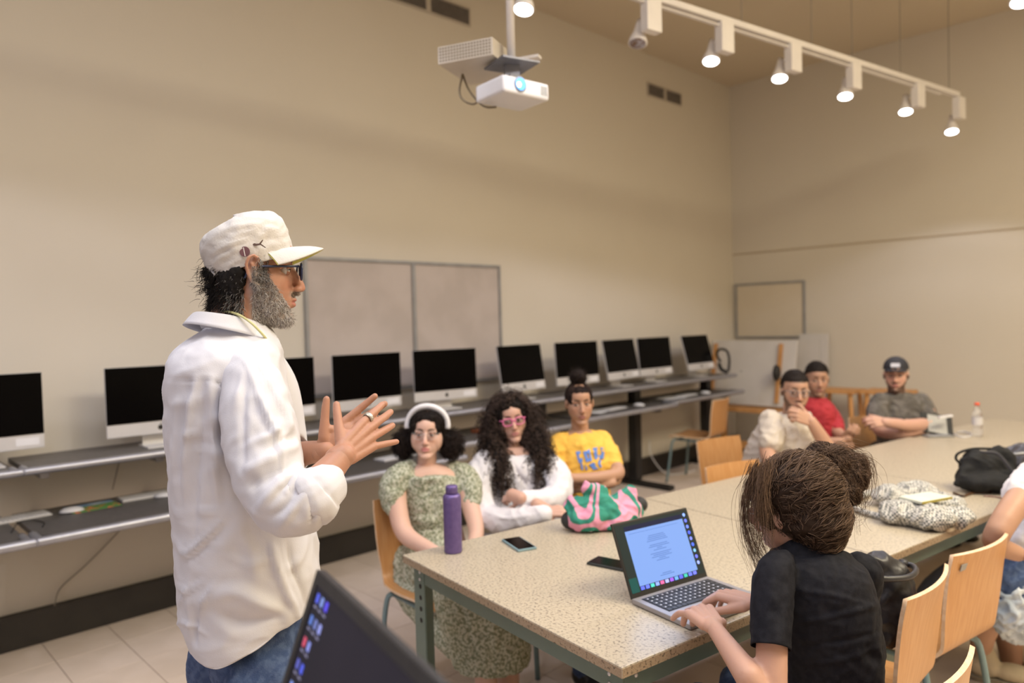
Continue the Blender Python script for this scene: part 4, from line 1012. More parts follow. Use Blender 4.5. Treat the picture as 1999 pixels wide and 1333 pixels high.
parts = [strands(V0[ii]+N0[ii]*.001, D, np.where(xx > 0, .011, .024), .0006, 5, .5, .2, col, .22, 6)]
B = Blob(); 
for a, b, r in (((-.064, 0, -.005), (-.056, 0, -.050), .029), ((-.048, .042, -.01), (-.044, .036, -.055), .026), ((-.048, -.042, -.01), (-.044, -.036, -.055), .026), ((-.032, .060, .0), (-.035, .05, -.05), .020), ((-.032, -.060, .0), (-.035, -.05, -.05), .020)): B.cap(hd.w(*a), hd.w(*b), r, r*.8)
V, F = B.fuse(.004, 4); V = fabric(V, F, .003, 40, 3); parts.append((V, F, np.array([.014, .012, .011])))
q = hd.w(-.090, 0, .006); ro = q+g.normal(size=(260, 3))*.008; parts.append(strands(ro, np.tile(hd.R@np.array([-.6, 0, -.8]), (260, 1)), .022, .0006, 5, 1.0, .3, np.tile([.012, .01, .009], (260, 1)), .45, 8))
q = hd.w(-.084, -.02, -.030); ro = q+g.normal(size=(220, 3))*.012; parts.append(strands(ro, np.tile(hd.R@np.array([-.8, -.1, -.45]), (220, 1)), .024, .0006, 5, .4, .3, np.tile([.012, .01, .009], (220, 1)), .4, 9))
catmesh('hair', parts, hair_mat('dark_hair'), t)
# cap
cm = mat('cap_cotton', (.62, .585, .55), .85, color2=(.56, .53, .50), scale=9, bump=.15, bscale=220)
Rc = look(PHI-4, 16); c0 = at(485, 509, 1.67); NA, rows = 96, [(-.014, .99), (0, 1.0), (.02, 1.02), (.04, 1.03), (.058, 1.02), (.074, .96), (.088, .83), (.096, .62), (.100, .38), (.102, .18), (.1025, .001)]
rr = spline([(a, b) for a, b in rows], 4); an = np.linspace(0, 2*math.pi, NA, endpoint=False); V = []
for h_, s_ in rr:
    for a in an:
        X = math.cos(a); Y = math.sin(a); fx = (.101 if X > 0 else .090)*s_*np.sign(X)*abs(X)**.92; fy = .084*s_*np.sign(Y)*abs(Y)**.9
        hh = h_*(1+.06*X*(h_ > .03)-.06*(X < 0)*abs(X)*1.0*(h_ > .05)); 
        V.append(c0+Rc@np.array([fx-.0, fy, hh-.002]))
V = np.array(V); m = len(rr); i, j = np.meshgrid(np.arange(m-1), np.arange(NA), indexing='ij'); i = i.ravel(); j = j.ravel(); jn = (j+1) % NA
F = np.stack([i*NA+j, i*NA+jn, (i+1)*NA+jn, (i+1)*NA+j], 1)
V = strokes(V, F, [([(410, 520), (440, 495), (475, 480)], .0045, 5), ([(412, 497), (450, 478), (480, 468)], .004, 5), ([(470, 440), (500, 436), (520, 432)], .003, 5), ([(500, 433), (520, 460), (533, 487)], -.0025, 1.6), ([(450, 445), (480, 440)], .003, 4), ([(430, 520), (470, 505), (530, 480)], .002, 3), ([(415, 505), (445, 488), (478, 474)], -.003, 4), ([(520, 445), (540, 450)], .004, 5), ([(525, 465), (545, 468)], -.003, 4)])
V = fabric(V, F, .0016, 22, 9, .0006)
kk = MB(); capo = link_mesh('cap', V, F, cm, t, True)
so = capo.modifiers.new('th', 'SOLIDIFY'); so.thickness = .0025; so.offset = -1
NB = 33; rows = 9; Vt = []
Rb = look(PHI-4, -5)
for k in range(rows):
    q = k/(rows-1)
    for a in np.linspace(-68, 68, NB):
        ar = math.radians(a); inn = c0+Rc@np.array([.101*math.cos(ar), .084*math.sin(ar), .004]); Lb = .072*max(0, math.cos(ar*1.18))**.6
        Vt.append(inn+Rb@np.array([Lb*q, .012*q*math.sin(ar), .010*math.sin(q*2.0)*math.cos(ar)-.030*q*math.sin(ar)**2-.004*q]))
Vt = np.array(Vt); up = Rb[:, 2]; Vb = Vt-up*.0032; i, j = np.meshgrid(np.arange(rows-1), np.arange(NB-1), indexing='ij'); i = i.ravel(); j = j.ravel(); q = rows*NB
F = np.stack([i*NB+j, i*NB+j+1, (i+1)*NB+j+1, (i+1)*NB+j], 1).tolist(); mi = [0]*len(F)
F += np.stack([q+i*NB+j, q+(i+1)*NB+j, q+(i+1)*NB+j+1, q+i*NB+j+1], 1).tolist(); mi += [1]*(len(F)-len(mi))
F += [(( rows-1)*NB+a, (rows-1)*NB+a+1, q+(rows-1)*NB+a+1, q+(rows-1)*NB+a) for a in range(NB-1)]; mi += [0]*(len(F)-len(mi))
yel = mat('yellow_underside', (.62, .60, .14), .8, color2=(.58, .56, .12), scale=9)
link_mesh('brim', np.concatenate([Vt, Vb]), F, cm, capo, True, mats=[cm, yel], midx=mi)
def on_side(px, py, d0=1.56):
    return at(px, py, d0)
def stick_disc(px, py, r, m_, name, parent, V, lift=.0035, poly=None):
    """small flat badge that lies on the nearest mesh surface"""
    x, y, d = pix(V); k = np.argsort((x-px)**2+(y-py)**2)[:40]; k = k[d[k] < d[k].min()+.02]; dd = d[k].mean(); c = at(px, py, dd-lift)
    P = poly or [(r*math.cos(a), r*math.sin(a)) for a in np.linspace(0, 2*math.pi, 25)[:-1]]
    pts = [at(px+a, py-b, dd-lift) for a, b in P]; n = len(pts); pts2 = [p+CF*.002 for p in pts]
    return link_mesh(name, np.array(pts+pts2), [tuple(range(n)), tuple(range(n, 2*n))[::-1]]+[(i, (i+1) % n, n+(i+1) % n, n+i) for i in range(n)], m_, parent, False)
bd = mat('maroon_badge', (.16, .07, .08), .7, color2=(.19, .085, .09), scale=30)
VC = np.array([v.co[:] for v in capo.data.vertices])+OFFS[capo.name]
stick_disc(477.5, 491, 10, bd, 'round_badge', capo, VC)
MB().tube([at(475, 483, 1.577), at(478.5, 500, 1.577)], .0009, 6).build('badge_line', cm, capo)
stick_disc(500, 477, 0, mat('brown_print', (.13, .08, .06), .8, color2=(.16, .1, .08), scale=9), 'printed_mark', capo, VC, poly=[(-7, 0), (-4, 2.4), (1, 1.4), (6, 2), (12.5, 9.5), (13, 8), (9, 1.5), (19, -6), (17, -6.5), (8, -1), (0, -2.5), (-5, -2.5)])
MB().tube(spline([at(408, 521, 1.64), at(412, 527, 1.61), at(419, 535, 1.60), at(421, 537, 1.62)], 4), .0028, 8).build('strap', M['white_plastic'], capo, smooth=True)
# neck cord
cord = mat('yellow_cord', (.62, .60, .30), .6, color2=(.58, .55, .26), scale=60)
pc = [at(413, 612, 1.70), at(417, 608, 1.64), at(440, 608, 1.605), at(465, 614, 1.595), at(490, 630, 1.59), at(512, 652, 1.60), at(528, 672, 1.64)]
pc2 = [at(413, 612, 1.70), at(420, 606, 1.745), at(455, 615, 1.755), at(500, 650, 1.74), at(530, 690, 1.72)]
MB().tube(spline(pc, 6), .0028, 8).tube(spline(pc2, 6), .0028, 8).build('neck_cord', cord, t, smooth=True)
# shirt
shm = mat('white_linen', (.65, .64, .68), .85, color2=(.62, .61, .65), scale=9, bump=.10, bscale=500, sss=.0)
secs = [(638, 408, 522, 1.67, .072), (652, 385, 535, 1.67, .09), (668, 357, 546, 1.67, .12), (690, 336, 553, 1.66, .155), (730, 324, 560, 1.66, .175), (790, 323, 573, 1.66, .175), (860, 327, 588, 1.66, .165), (930, 333, 602, 1.66, .158), (1010, 340, 616, 1.66, .155), (1080, 345, 626, 1.66, .155), (1140, 349, 630, 1.66, .158), (1180, 354, 620, 1.66, .16), (1212, 361, 608, 1.66, .16), (1240, 368, 602, 1.66, .16)]
rings = [csec(*s, n=150) for s in secs]
A = spline(np.array(rings).reshape(len(rings), -1), 10).reshape(-1, 150, 3); m = len(A)
an = np.linspace(0, 2*math.pi, 150, endpoint=False); u = np.cos(an)
raise_ = np.where(u > -.45, .112*np.clip((u+.45)/1.45, 0, 1)**1.25, .026*np.clip((-.45-u)/.55, 0, 1)**2)
for k in range(m): w_ = np.clip((k-(m-22))/21, 0, 1); A[k, :, 2] += raise_*w_**1.3
V = A.reshape(-1, 3); i, j = np.meshgrid(np.arange(m-1), np.arange(150), indexing='ij'); i = i.ravel(); j = j.ravel(); jn = (j+1) % 150
F1 = np.stack([i*150+j, (i+1)*150+j, (i+1)*150+jn, i*150+jn], 1)
ST = [([(322, 738), (365, 741), (400, 739)], -.003, 1.5), ([(400, 739), (420, 745), (440, 757)], -.0035, 1.6),
 ([(382, 742), (372, 800), (364, 900), (362, 990)], .007, 6), ([(366, 742), (356, 820), (348, 930)], -.004, 6), ([(398, 745), (395, 830), (385, 940), (380, 1060)], -.005, 6), ([(412, 742), (418, 800), (420, 900), (425, 980)], .008, 8), ([(345, 760), (342, 900), (350, 1000)], .004, 6),
 ([(432, 760), (440, 850), (470, 940), (490, 1000)], -.012, 14), ([(345, 1002), (390, 1000), (440, 992)], .0045, 4), ([(345, 850), (380, 848), (425, 856)], .003, 4), ([(350, 882), (400, 880), (440, 890)], .0028, 3), ([(350, 1070), (366, 1080), (400, 1050), (440, 1010)], .006, 4), ([(366, 1095), (400, 1070), (440, 1030)], -.005, 5),
 ([(405, 1055), (420, 1062), (445, 1066)], .004, 3), ([(388, 1200), (400, 1170), (430, 1125)], .005, 3), ([(345, 1140), (366, 1152), (405, 1130)], .0045, 3), ([(350, 1180), (366, 1152), (375, 1120)], .0035, 3), ([(366, 1152), (370, 1200), (372, 1240)], .003, 3), ([(382, 1195), (380, 1240), (384, 1260)], -.006, 3),
 ([(420, 1160), (460, 1155), (510, 1175), (560, 1200)], .010, 14), ([(420, 1195), (470, 1215), (540, 1205)], -.010, 14), ([(530, 1060), (545, 1120), (580, 1200)], .009, 6), ([(560, 1060), (570, 1110), (600, 1180)], -.006, 6), ([(470, 1040), (490, 1080), (500, 1140)], .005, 12), ([(600, 1040), (585, 1090), (560, 1110)], .006, 7), ([(440, 1080), (480, 1100), (530, 1090)], .004, 6), ([(330, 1230), (360, 1215), (400, 1240)], .003, 4), ([(470, 655), (500, 670), (530, 700)], -.003, 5)]
V = strokes(V, F1, [(a, b*1.5, c) for a, b, c in ST]); V = fabric(V, F1, .0028, 7, 21, .0008)
parts = [(V, F1, (1, 1, 1))]
P = np.array([np.append(at(a, b, c), rp(r, c)) for a, b, c, r in [(470, 690, 1.60, 20), (478, 712, 1.57, 44), (492, 760, 1.53, 60), (503, 820, 1.50, 68), (513, 880, 1.48, 70), (527, 935, 1.45, 66), (552, 980, 1.43, 60), (580, 988, 1.425, 57), (604, 975, 1.43, 55), (620, 960, 1.44, 51)]]); P = spline(P, 9)
Vs, Fs = tube(P[:, :3], P[:, 3], 90, caps=False); Fs = np.array(Fs)
SS = [([(480, 705), (512, 790), (540, 860), (556, 930)], .008, 4), ([(500, 700), (548, 790), (572, 850)], .006, 5), ([(478, 720), (476, 800), (476, 920)], -.006, 7), ([(470, 925), (510, 905), (560, 880), (585, 860)], .009, 9), ([(475, 950), (520, 935), (575, 905)], -.007, 8), ([(490, 865), (530, 850), (545, 830)], .006, 8), ([(500, 1000), (540, 950), (580, 915)], .008, 8), ([(520, 1015), (560, 985), (590, 930)], -.006, 7), ([(560, 960), (580, 930), (592, 905)], .007, 6), ([(540, 1040), (560, 1010), (600, 960)], .005, 7), ([(455, 800), (470, 760), (480, 710)], .005, 7), ([(505, 780), (530, 830), (560, 870)], .006, 6), ([(545, 880), (560, 840), (566, 800)], .005, 6), ([(520, 880), (550, 860), (575, 850)], -.005, 5), ([(606, 935), (613, 975), (607, 1030)], -.007, 3)]
Vs = strokes(Vs, Fs, [(a, b*1.2, c) for a, b, c in SS]); Vs = fabric(Vs, Fs, .0022, 9, 31, .0007); parts.append((Vs, Fs, (1, 1, 1)))
# rolled cuff: outer layer then turned in
P2 = np.array([np.append(at(a, b, c), rp(r, c)) for a, b, c, r in [(598, 978, 1.427, 50), (601, 976, 1.428, 57), (612, 968, 1.433, 57), (624, 958, 1.44, 53), (631, 952, 1.443, 48), (630, 953, 1.443, 43), (618, 962, 1.437, 41)]]); P2 = spline(P2, 5)
Vc, Fc = tube(P2[:, :3], P2[:, 3], 90, caps=False); Fc = np.array(Fc); Vc = fabric(Vc, Fc, .0016, 12, 41, .0008); parts.append((Vc, Fc, (1, 1, 1)))
P3 = spline(np.array([np.append(at(a, b, c), rp(r, c)) for a, b, c, r in [(505, 690, 1.80, 36), (530, 760, 1.83, 50), (548, 850, 1.84, 48), (560, 885, 1.82, 42), (575, 882, 1.80, 38)]]), 6)
Vf, Ff = tube(P3[:, :3], P3[:, 3], 40, caps=True); Ff = [list(f) for f in Ff]; Ff = [f for f in Ff if len(f) == 4]; parts.append((Vf, np.array(Ff), (1, 1, 1)))
# collar
bf = look(136)[:, 0]; bl = np.cross([0, 0, 1], bf); cc = at(462, 640, 1.67); rowsC = []
th = np.linspace(math.radians(22), math.radians(338), 70)
for (ra, rb, dz, tl) in ((.066, .062, -.010, .30), (.072, .068, .012, .34), (.078, .074, .020, .36), (.090, .084, .006, .40), (.104, .098, -.018, .46)):
    R_ = []
    for a in th:
        ca, sa = math.cos(a), math.sin(a); fr = max(0, ca); p = cc+bf*(ra*ca-.010)+bl*(rb*sa)+np.array([0, 0, dz-tl*ra*(ca*.62+.38*fr)-.012*fr*(ra > .085)]); R_.append(p)
    rowsC.append(R_)
Cg = spline(np.array(rowsC).reshape(5, -1), 3).reshape(-1, 70, 3); m = len(Cg); i, j = np.meshgrid(np.arange(m-1), np.arange(69), indexing='ij'); i = i.ravel(); j = j.ravel()
Vk = Cg.reshape(-1, 3); Fk = np.stack([i*70+j, i*70+j+1, (i+1)*70+j+1, (i+1)*70+j], 1); parts.append((Vk, Fk, (1, 1, 1)))
V, F, C = join(parts)
sh = link_mesh('shirt', V, F, shm, t, True); so = sh.modifiers.new('th', 'SOLIDIFY'); so.thickness = .0016; so.offset = 0
# hem and shoulder seam stitching
MB().tube(A[-1][list(range(150))+[0]], .0022, 6, caps=False).build('hem', shm, sh, smooth=True)
# jeans, belt loop area, shoes
Zv = np.array([0, 0, 1])
hx = at(478, 1290, 1.66); bdir = look(134)[:, 0]; bside = np.cross(Zv, bdir)
B = Blob(); V, F = loft([csec(1150, 392, 586, 1.66, .105), csec(1200, 400, 590, 1.66, .11), csec(1250, 410, 596, 1.66, .115), csec(1310, 414, 600, 1.66, .12)], 3); B.add(V, F)
for s_ in (-1, 1):
    hp_ = hx*[1, 1, 0]+bside*s_*.085
    B.cap(hp_+Zv*.80, hp_+Zv*.47+bdir*.01, .095, .068); B.cap(hp_+Zv*.47+bdir*.01, hp_+Zv*.09, .068, .058)
V, F = B.fuse(.007, 5); V = fabric(V, F, .004, 8, 4, .001); V = strokes(V, F, [([(432, 1290), (450, 1320), (470, 1360)], -.004, 3), ([(560, 1225), (566, 1250), (560, 1280)], .004, 4)]); jn_ = link_mesh('jeans', V, F, M['jeans'], t, True)
for s_ in (-1, 1):
    B = Blob(); shoe(B, np.append((hx*[1, 1, 0]+bside*s_*.085)[:2], .08), bdir, 1.1); V, F = B.fuse(.007, 4); V[:, 2] = np.maximum(V[:, 2], .003); link_mesh('shoe', V, F, M['black'], t, True)
# ring
dR = nrm(.50*HR+.40*Zv+.70*HF); ringm = mat('silver_ring', (.62, .60, .54), .3, metal=.8, color2=(.35, .33, .28), scale=120, bump=.5, bscale=300)
def ring_at(c, d, r, wd):
    a, b = nrm(np.cross(d, HF)), None; b = np.cross(d, a); V = []; 
    prof = [(-wd, r), (-wd*.9, r+.0014), (0, r+.0019), (wd*.9, r+.0014), (wd, r), (wd*.9, r-.0006), (-wd*.9, r-.0006)]
    for q in np.linspace(0, 2*math.pi, 33)[:-1]:
        for x_, rr_ in prof: V.append(c+d*x_+(a*math.cos(q)+b*math.sin(q))*rr_)
    n = 7; F = [(i*n+j, ((i+1) % 32)*n+j, ((i+1) % 32)*n+(j+1) % n, i*n+(j+1) % n) for i in range(32) for j in range(n)]
    return np.array(V), F
dI = nrm(dR*1); nbk = nrm((-HF+.25*HR)-dR*np.dot(-HF+.25*HR, dR)); lI = np.cross(dR, nbk)*-1
kI = at(669, 889, 1.51)+.91*(dR*.092+lI*.030+nbk*.002); V, F = ring_at(kI+.91*nrm(dR+lI*.035-nbk*.07)*.022, nrm(dR+lI*.035-nbk*.07), .0100, .0050)
link_mesh('finger_ring', V, F, ringm, t, True)
# ================================================================== seated people
def arms_skin(lst):
    def f(B):
        for L in lst: limb(B, L)
    return f
BR0, BR1 = (.045, .026, .017), (.22, .14, .095)
# ------------------------------------------------------------------ woman in black at the laptop (seen from behind)
t = person('woman in a black short sleeved top with messy brown bun typing on the laptop', at(1590, 1300, 1.72)*[1, 1, 0])
o = at(1548, 1000, 1.82); hd = Head(o, lookp(1548, -118, -14), .98, (.56, .33, .25), (.45, .18, .16), (.05, .03, .02))
laph = .772
wl = on_z(1392, 1222, laph+.060); kl = on_z(1342, 1174, laph+.055); wr = on_z(1476, 1178, laph+.058); kr = on_z(1425, 1166, laph+.055)
def w_arms(B):
    limb(B, [(1512, 1135, 1.67, 30), (1507, 1240, 1.61, 30), (1506, 1400, 1.56, 30)])
    a = at(1512, 1405, 1.555); b = at(1462, 1320, 1.57); 
    B.cap(a, b, .035, .031); B.cap(b, wl-nrm(wl-b)*.05, .031, .022); B.cap(wl-nrm(wl-b)*.05, wl, .022, .0195)
    B.cap(at(1672, 1150, 1.87), at(1650, 1280, 1.95), .038, .034); B.cap(at(1650, 1280, 1.95), wr, .034, .020)
    limb(B, [(1585, 1070, 1.79, 26), (1600, 1150, 1.78, 50), (1615, 1300, 1.77, 60)])
def w_hands(B):
    hand(B, wl, nrm(kl-wl)+np.array([0, 0, .05]), Zv*1.0-TX*.0, 1, curls=((26, 24, 12), (30, 28, 14), (28, 26, 14), (18, 18, 10)), spread=(4, 0, -6, -18), thumb=(22, 8), s=1.02, th_out=30)
    hand(B, wr, nrm(kr-wr)+np.array([0, 0, .05]), Zv, -1, curls=((34, 28, 12), (38, 32, 14), (36, 30, 14), (30, 24, 12)), spread=(4, 0, -5, -12), thumb=(20, 10), s=1.0, th_out=26)
skinbody(t, hd, at(1585, 1075, 1.78), [(w_arms, .005), (w_hands, .0028)], headk=dict(neck_r=.044, neck_end=.044))
hd.eyes(t)
glasses(hd, t, mat('thin_metal', (.45, .42, .40), .3, metal=.8, color2=(.5, .47, .45), scale=9), r=(.024, .021), th=.0011, rect=2.0)
blk = mat('black_rib_knit', (.009, .009, .013), .8, color2=(.014, .014, .019), scale=60, spec=.15, bump=.12, bscale=500)
secs = [(1048, 1534, 1616, 1.785, .052), (1062, 1528, 1624, 1.78, .056), (1072, 1518, 1642, 1.775, .066), (1084, 1504, 1664, 1.765, .085), (1105, 1488, 1690, 1.76, .105), (1135, 1484, 1703, 1.755, .115), (1190, 1490, 1716, 1.75, .115), (1265, 1512, 1726, 1.75, .112), (1333, 1535, 1724, 1.75, .11), (1420, 1545, 1722, 1.75, .115), (1500, 1535, 1735, 1.76, .125)]
def shx(B):
    B.cap(at(1522, 1112, 1.69), at(1516, 1150, 1.665), .036, .034); B.cap(at(1680, 1118, 1.84), at(1675, 1200, 1.90), .052, .048)
btop = tee(secs, [], blk, t, 'top', .005, 6, (.0025, 8, 5), shx, [([(1545, 1150), (1640, 1165), (1720, 1190)], .004, 5), ([(1560, 1215), (1640, 1200), (1724, 1175)], .0045, 5), ([(1570, 1260), (1650, 1250), (1724, 1230)], -.004, 5), ([(1560, 1300), (1650, 1285), (1722, 1262)], .004, 5), ([(1490, 1150), (1510, 1190), (1530, 1230)], .003, 5), ([(1530, 1120), (1536, 1180), (1535, 1262)], -.006, 4), ([(1525, 1078), (1570, 1085), (1630, 1078)], -.004, 3)])
Pq = spline(np.array([np.append(at(a, b, c), rp(r, c)) for a, b, c, r in [(1545, 1088, 1.72, 8), (1530, 1096, 1.705, 24), (1516, 1114, 1.68, 36), (1509, 1150, 1.655, 39), (1506, 1205, 1.625, 39), (1505, 1240, 1.605, 38.5), (1505, 1264, 1.592, 38.5)]]), 6)
Vq, Fq_ = tube(Pq[:, :3], Pq[:, 3], 48, caps=False); Fq_ = np.array(Fq_); Vq = strokes(Vq, Fq_, [([(1480, 1150), (1505, 1165), (1530, 1200)], .003, 5), ([(1490, 1200), (1515, 1190), (1535, 1170)], -.003, 5), ([(1475, 1256), (1505, 1260), (1538, 1256)], -.0015, 2)]); Vq = fabric(Vq, Fq_, .0015, 9, 44)
sv = link_mesh('sleeve', Vq, Fq_, blk, btop, True); q_ = sv.modifiers.new('th', 'SOLIDIFY'); q_.thickness = .0016
# hair core
B = Blob(); e = lambda a, r: B.ell(hd.w(*a), np.array(r)*hd.s, hd.R, 20)
e((-.032, 0, .050), (.106, .096, .098)); e((-.062, 0, -.012), (.074, .086, .080)); e((-.062, 0, -.060), (.050, .064, .045)); e((.018, .034, .066), (.070, .056, .054)); e((.018, -.034, .066), (.070, .056, .054)); e((.030, .062, .020), (.035, .022, .05)); e((.030, -.062, .020), (.035, .022, .05)); e((-.02, .060, .0), (.030, .024, .048)); e((-.02, -.060, .0), (.030, .024, .048))
for p_, r_ in (((1622, 905, 1.90), .050), ((1650, 925, 1.90), .052), ((1668, 905, 1.91), .030), ((1640, 958, 1.88), .045), ((1600, 890, 1.90), .036)): B.ell(at(*p_), (r_, r_, r_*.85))
V, F = B.fuse(.005, 5); V = fabric(V, F, .0035, 16, 12, .0015); N = normals(V, F); L = hd.loc(V)
parts = [(V, F, np.array([.030, .018, .012]))]
bun = at(1645, 930, 1.885); g = np.random.default_rng(9)
ok = np.where(~((L[:, 0] > .052) & (L[:, 2] < .055)) & (np.linalg.norm(V-bun, axis=1) > .055))[0]; ii = g.choice(ok, 4600)
parts.append(flow(V, N, ii, bun+Zv*.0, .16, .004, 9, 3, .09, .00055, BR0, BR1))
nb_ = np.where(np.linalg.norm(V-bun, axis=1) < .075)[0]; ii = g.choice(nb_, 1500); ax = nrm(bun-o); tg = V[ii]+np.cross(V[ii]-bun, ax)*3+g.normal(size=(1500, 3))*.01
parts.append(flow(V, N, ii, tg, .10, .005, 9, 4, .35, .0007, BR0, BR1))
for k, (pts, n, sp, sd) in enumerate([([at(1478, 905, 1.80), at(1458, 960, 1.80), at(1452, 1010, 1.80), at(1462, 1060, 1.79), at(1482, 1100, 1.78)], 90, .0045, 1), ([at(1490, 920, 1.78), at(1478, 980, 1.76), at(1478, 1040, 1.76), at(1498, 1090, 1.75)], 70, .005, 2), ([at(1500, 900, 1.74), at(1488, 960, 1.73), at(1492, 1020, 1.73), at(1486, 1075, 1.73)], 60, .005, 3), ([at(1470, 940, 1.84), at(1456, 1000, 1.84), at(1470, 1080, 1.83), at(1492, 1140, 1.80)], 24, .003, 4),
   ([at(1640, 900, 1.86), at(1690, 895, 1.86), at(1700, 950, 1.85), at(1685, 985, 1.85), at(1660, 975, 1.85)], 14, .0035, 5), ([at(1650, 930, 1.84), at(1675, 960, 1.84), at(1680, 1000, 1.84), at(1662, 1010, 1.83)], 20, .005, 6), ([at(1620, 960, 1.84), at(1655, 985, 1.84), at(1668, 1030, 1.83)], 30, .006, 7), ([at(1610, 1040, 1.80), at(1625, 1075, 1.79), at(1640, 1110, 1.78)], 14, .005, 8), ([at(1650, 890, 1.88), at(1690, 905, 1.88), at(1690, 945, 1.87)], 50, .007, 9), ([at(1600, 890, 1.87), at(1645, 874, 1.87), at(1685, 895, 1.88)], 50, .005, 10), ([at(1600, 1060, 1.79), at(1570, 1085, 1.78), at(1560, 1120, 1.77)], 16, .006, 11)]):
    parts.append(bundle(pts, n, sp*1.7, .00055, BR0, BR1, 20+sd, 7, 1.8))
catmesh('hair', parts, hair_mat('brown_hair', .42), t)
hip = at(1620, 1300, 1.74); hip = np.array([-.62, 1.73, .53])
seated_legs(t, hip, math.pi-.1, knee=.42, footx=.40, m=M['jeans'], shoes=M['black'])
# ------------------------------------------------------------------ woman in the green dress
t = person('woman in a green floral dress with a white headband, seated at the table corner', (-2.5, 1.95, 0))
o = at(834, 848, 3.27); hd = Head(o, lookp(834, -6, 3, -2), .88, (.66, .42, .33), (.60, .20, .20), (.05, .03, .025), gaze=(-6, 8), jaw=1.22)
def f(B):
    limb(B, [(778, 930, 3.22, 17), (776, 985, 3.18, 19), (790, 1040, 3.12, 18), (830, 1068, 3.02, 15), (872, 1088, 2.93, 11)])
    limb(B, [(905, 935, 3.30, 17), (918, 985, 3.25, 18), (930, 1045, 3.15, 15), (905, 1095, 3.0, 11)])
    V, F = loft([csec(*s) for s in [(905, 815, 850, 3.28, .045), (915, 790, 878, 3.29, .07), (935, 775, 897, 3.3, .09), (1000, 792, 896, 3.3, .09), (1080, 790, 915, 3.28, .10)]], 3); B.add(V, F)
    for a, b in (((935, 1180, 2.78, 24), (968, 1500, 2.80, 13)), ((985, 1170, 2.92, 24), (1000, 1480, 2.95, 13))): limb(B, [a, ((a[0]+b[0])/2, (a[1]+b[1])/2+10, a[2], 22), b])
def fh(B):
    hand(B, at(872, 1088, 2.93), HR*.9-HF*.3-Zv*.25, Zv+HF*.2, 1, s=.85); hand(B, at(905, 1095, 3.0), -HR*.5-HF*.6-Zv*.3, Zv, -1, s=.85)
skinbody(t, hd, at(832, 925, 3.30), [(f, .006), (fh, .004)], headk=dict(neck_r=.048, neck_end=.052)); hd.eyes(t)
glasses(hd, t, mat('clear_frame', (.62, .60, .58), .3, color2=(.65, .62, .6), scale=9), r=(.023, .020), th=.0006, rect=2.2)
dress = mat('green_floral', (.20, .22, .14), .85, color2=(.50, .50, .40), scale=95, detail=3, lo=.42, hi=.58, bump=.15, bscale=90)
def dx(B):
    for L in ([(798, 915, 3.27, 18), (782, 930, 3.23, 27), (766, 955, 3.20, 27), (768, 982, 3.19, 22), (773, 990, 3.18, 19)], [(884, 915, 3.32, 16), (905, 930, 3.32, 25), (917, 955, 3.29, 25), (920, 982, 3.26, 20)]): limb(B, L, 3)
    limb(B, [(848, 1105, 3.25, 62), (885, 1135, 3.05, 62), (930, 1160, 2.85, 58)], 4)
    V, F = loft([csec(*s) for s in [(1120, 850, 1010, 2.86, .15), (1165, 848, 1020, 2.86, .16), (1215, 862, 1030, 2.86, .16), (1262, 878, 1036, 2.86, .165), (1285, 884, 1034, 2.86, .165)]], 3); B.add(V, F)
    limb(B, [(790, 1090, 3.28, 26), (800, 1150, 3.20, 30), (850, 1200, 3.0, 34), (890, 1250, 2.86, 34)], 3)
tee([(924, 792, 872, 3.27, .10), (930, 778, 888, 3.29, .115), (945, 778, 900, 3.3, .12), (985, 790, 897, 3.3, .12), (1030, 797, 897, 3.3, .115), (1060, 790, 905, 3.28, .125), (1110, 778, 925, 3.26, .15), (1150, 776, 930, 3.24, .15)], [], dress, t, 'dress', .006, 4, (.004, 10, 7), dx,
    [([(795, 1040), (840, 1034), (890, 1040)], -.008, 5), ([(800, 1012), (840, 1018), (890, 1008)], .005, 4), ([(775, 1140), (800, 1200), (860, 1260)], .006, 6), ([(900, 1180), (915, 1230), (925, 1280)], -.008, 5), ([(960, 1180), (965, 1230), (970, 1280)], .008, 6), ([(752, 984), (766, 988), (790, 984)], -.005, 2)])
def shell(hd, ells, voxel=.005, cr=(.003, 30, 3), sm=4):
    B = Blob()
    for a, r in ells: B.ell(hd.w(*a), np.array(r)*hd.s, hd.R, 18)
    V, F = B.fuse(voxel, sm); V = fabric(V, F, *cr); return V, F
DK0, DK1 = (.010, .007, .006), (.045, .03, .025)
g = np.random.default_rng(11)
V, F = shell(hd, [((-.030, 0, .042), (.095, .084, .090)), ((.004, .045, .050), (.066, .042, .058)), ((.004, -.045, .050), (.066, .042, .058)), ((.024, .020, .086), (.060, .046, .032)), ((.024, -.020, .086), (.060, .046, .032)), ((.046, .054, .045), (.026, .020, .044)), ((.046, -.054, .045), (.026, .020, .044)), ((-.018, .072, .0), (.040, .020, .050)), ((-.018, -.072, .0), (.040, .020, .050))])
parts = [(V, F, np.array(DK0))]; N = normals(V, F)
ptsL = []; nL = []
for s_ in (-1, 1):
    c = np.array([-.035, s_*.120, -.048]); q = g.normal(size=(900, 3)); q /= np.linalg.norm(q, axis=1)[:, None]; P = c+q*np.array([.045, .042, .052]); ptsL.append(hd.tow(P)); nL.append(q@hd.R.T)
    B = Blob(); B.ell(hd.w(*c), np.array([.052, .050, .062])*hd.s, hd.R, 18); B.ell(hd.w(-.03, s_*.085, .0), np.array([.04, .03, .045])*hd.s, hd.R, 18); V2, F2 = B.fuse(.006, 3); V2 = fabric(V2, F2, .008, 22, 5, .003); parts.append((V2, F2, np.array(DK0)))
parts.append(curly(np.concatenate(ptsL), np.concatenate(nL), None, DK0, DK1, 1800, .042, .0055, 2.6, .0009, 3, .8, 14))
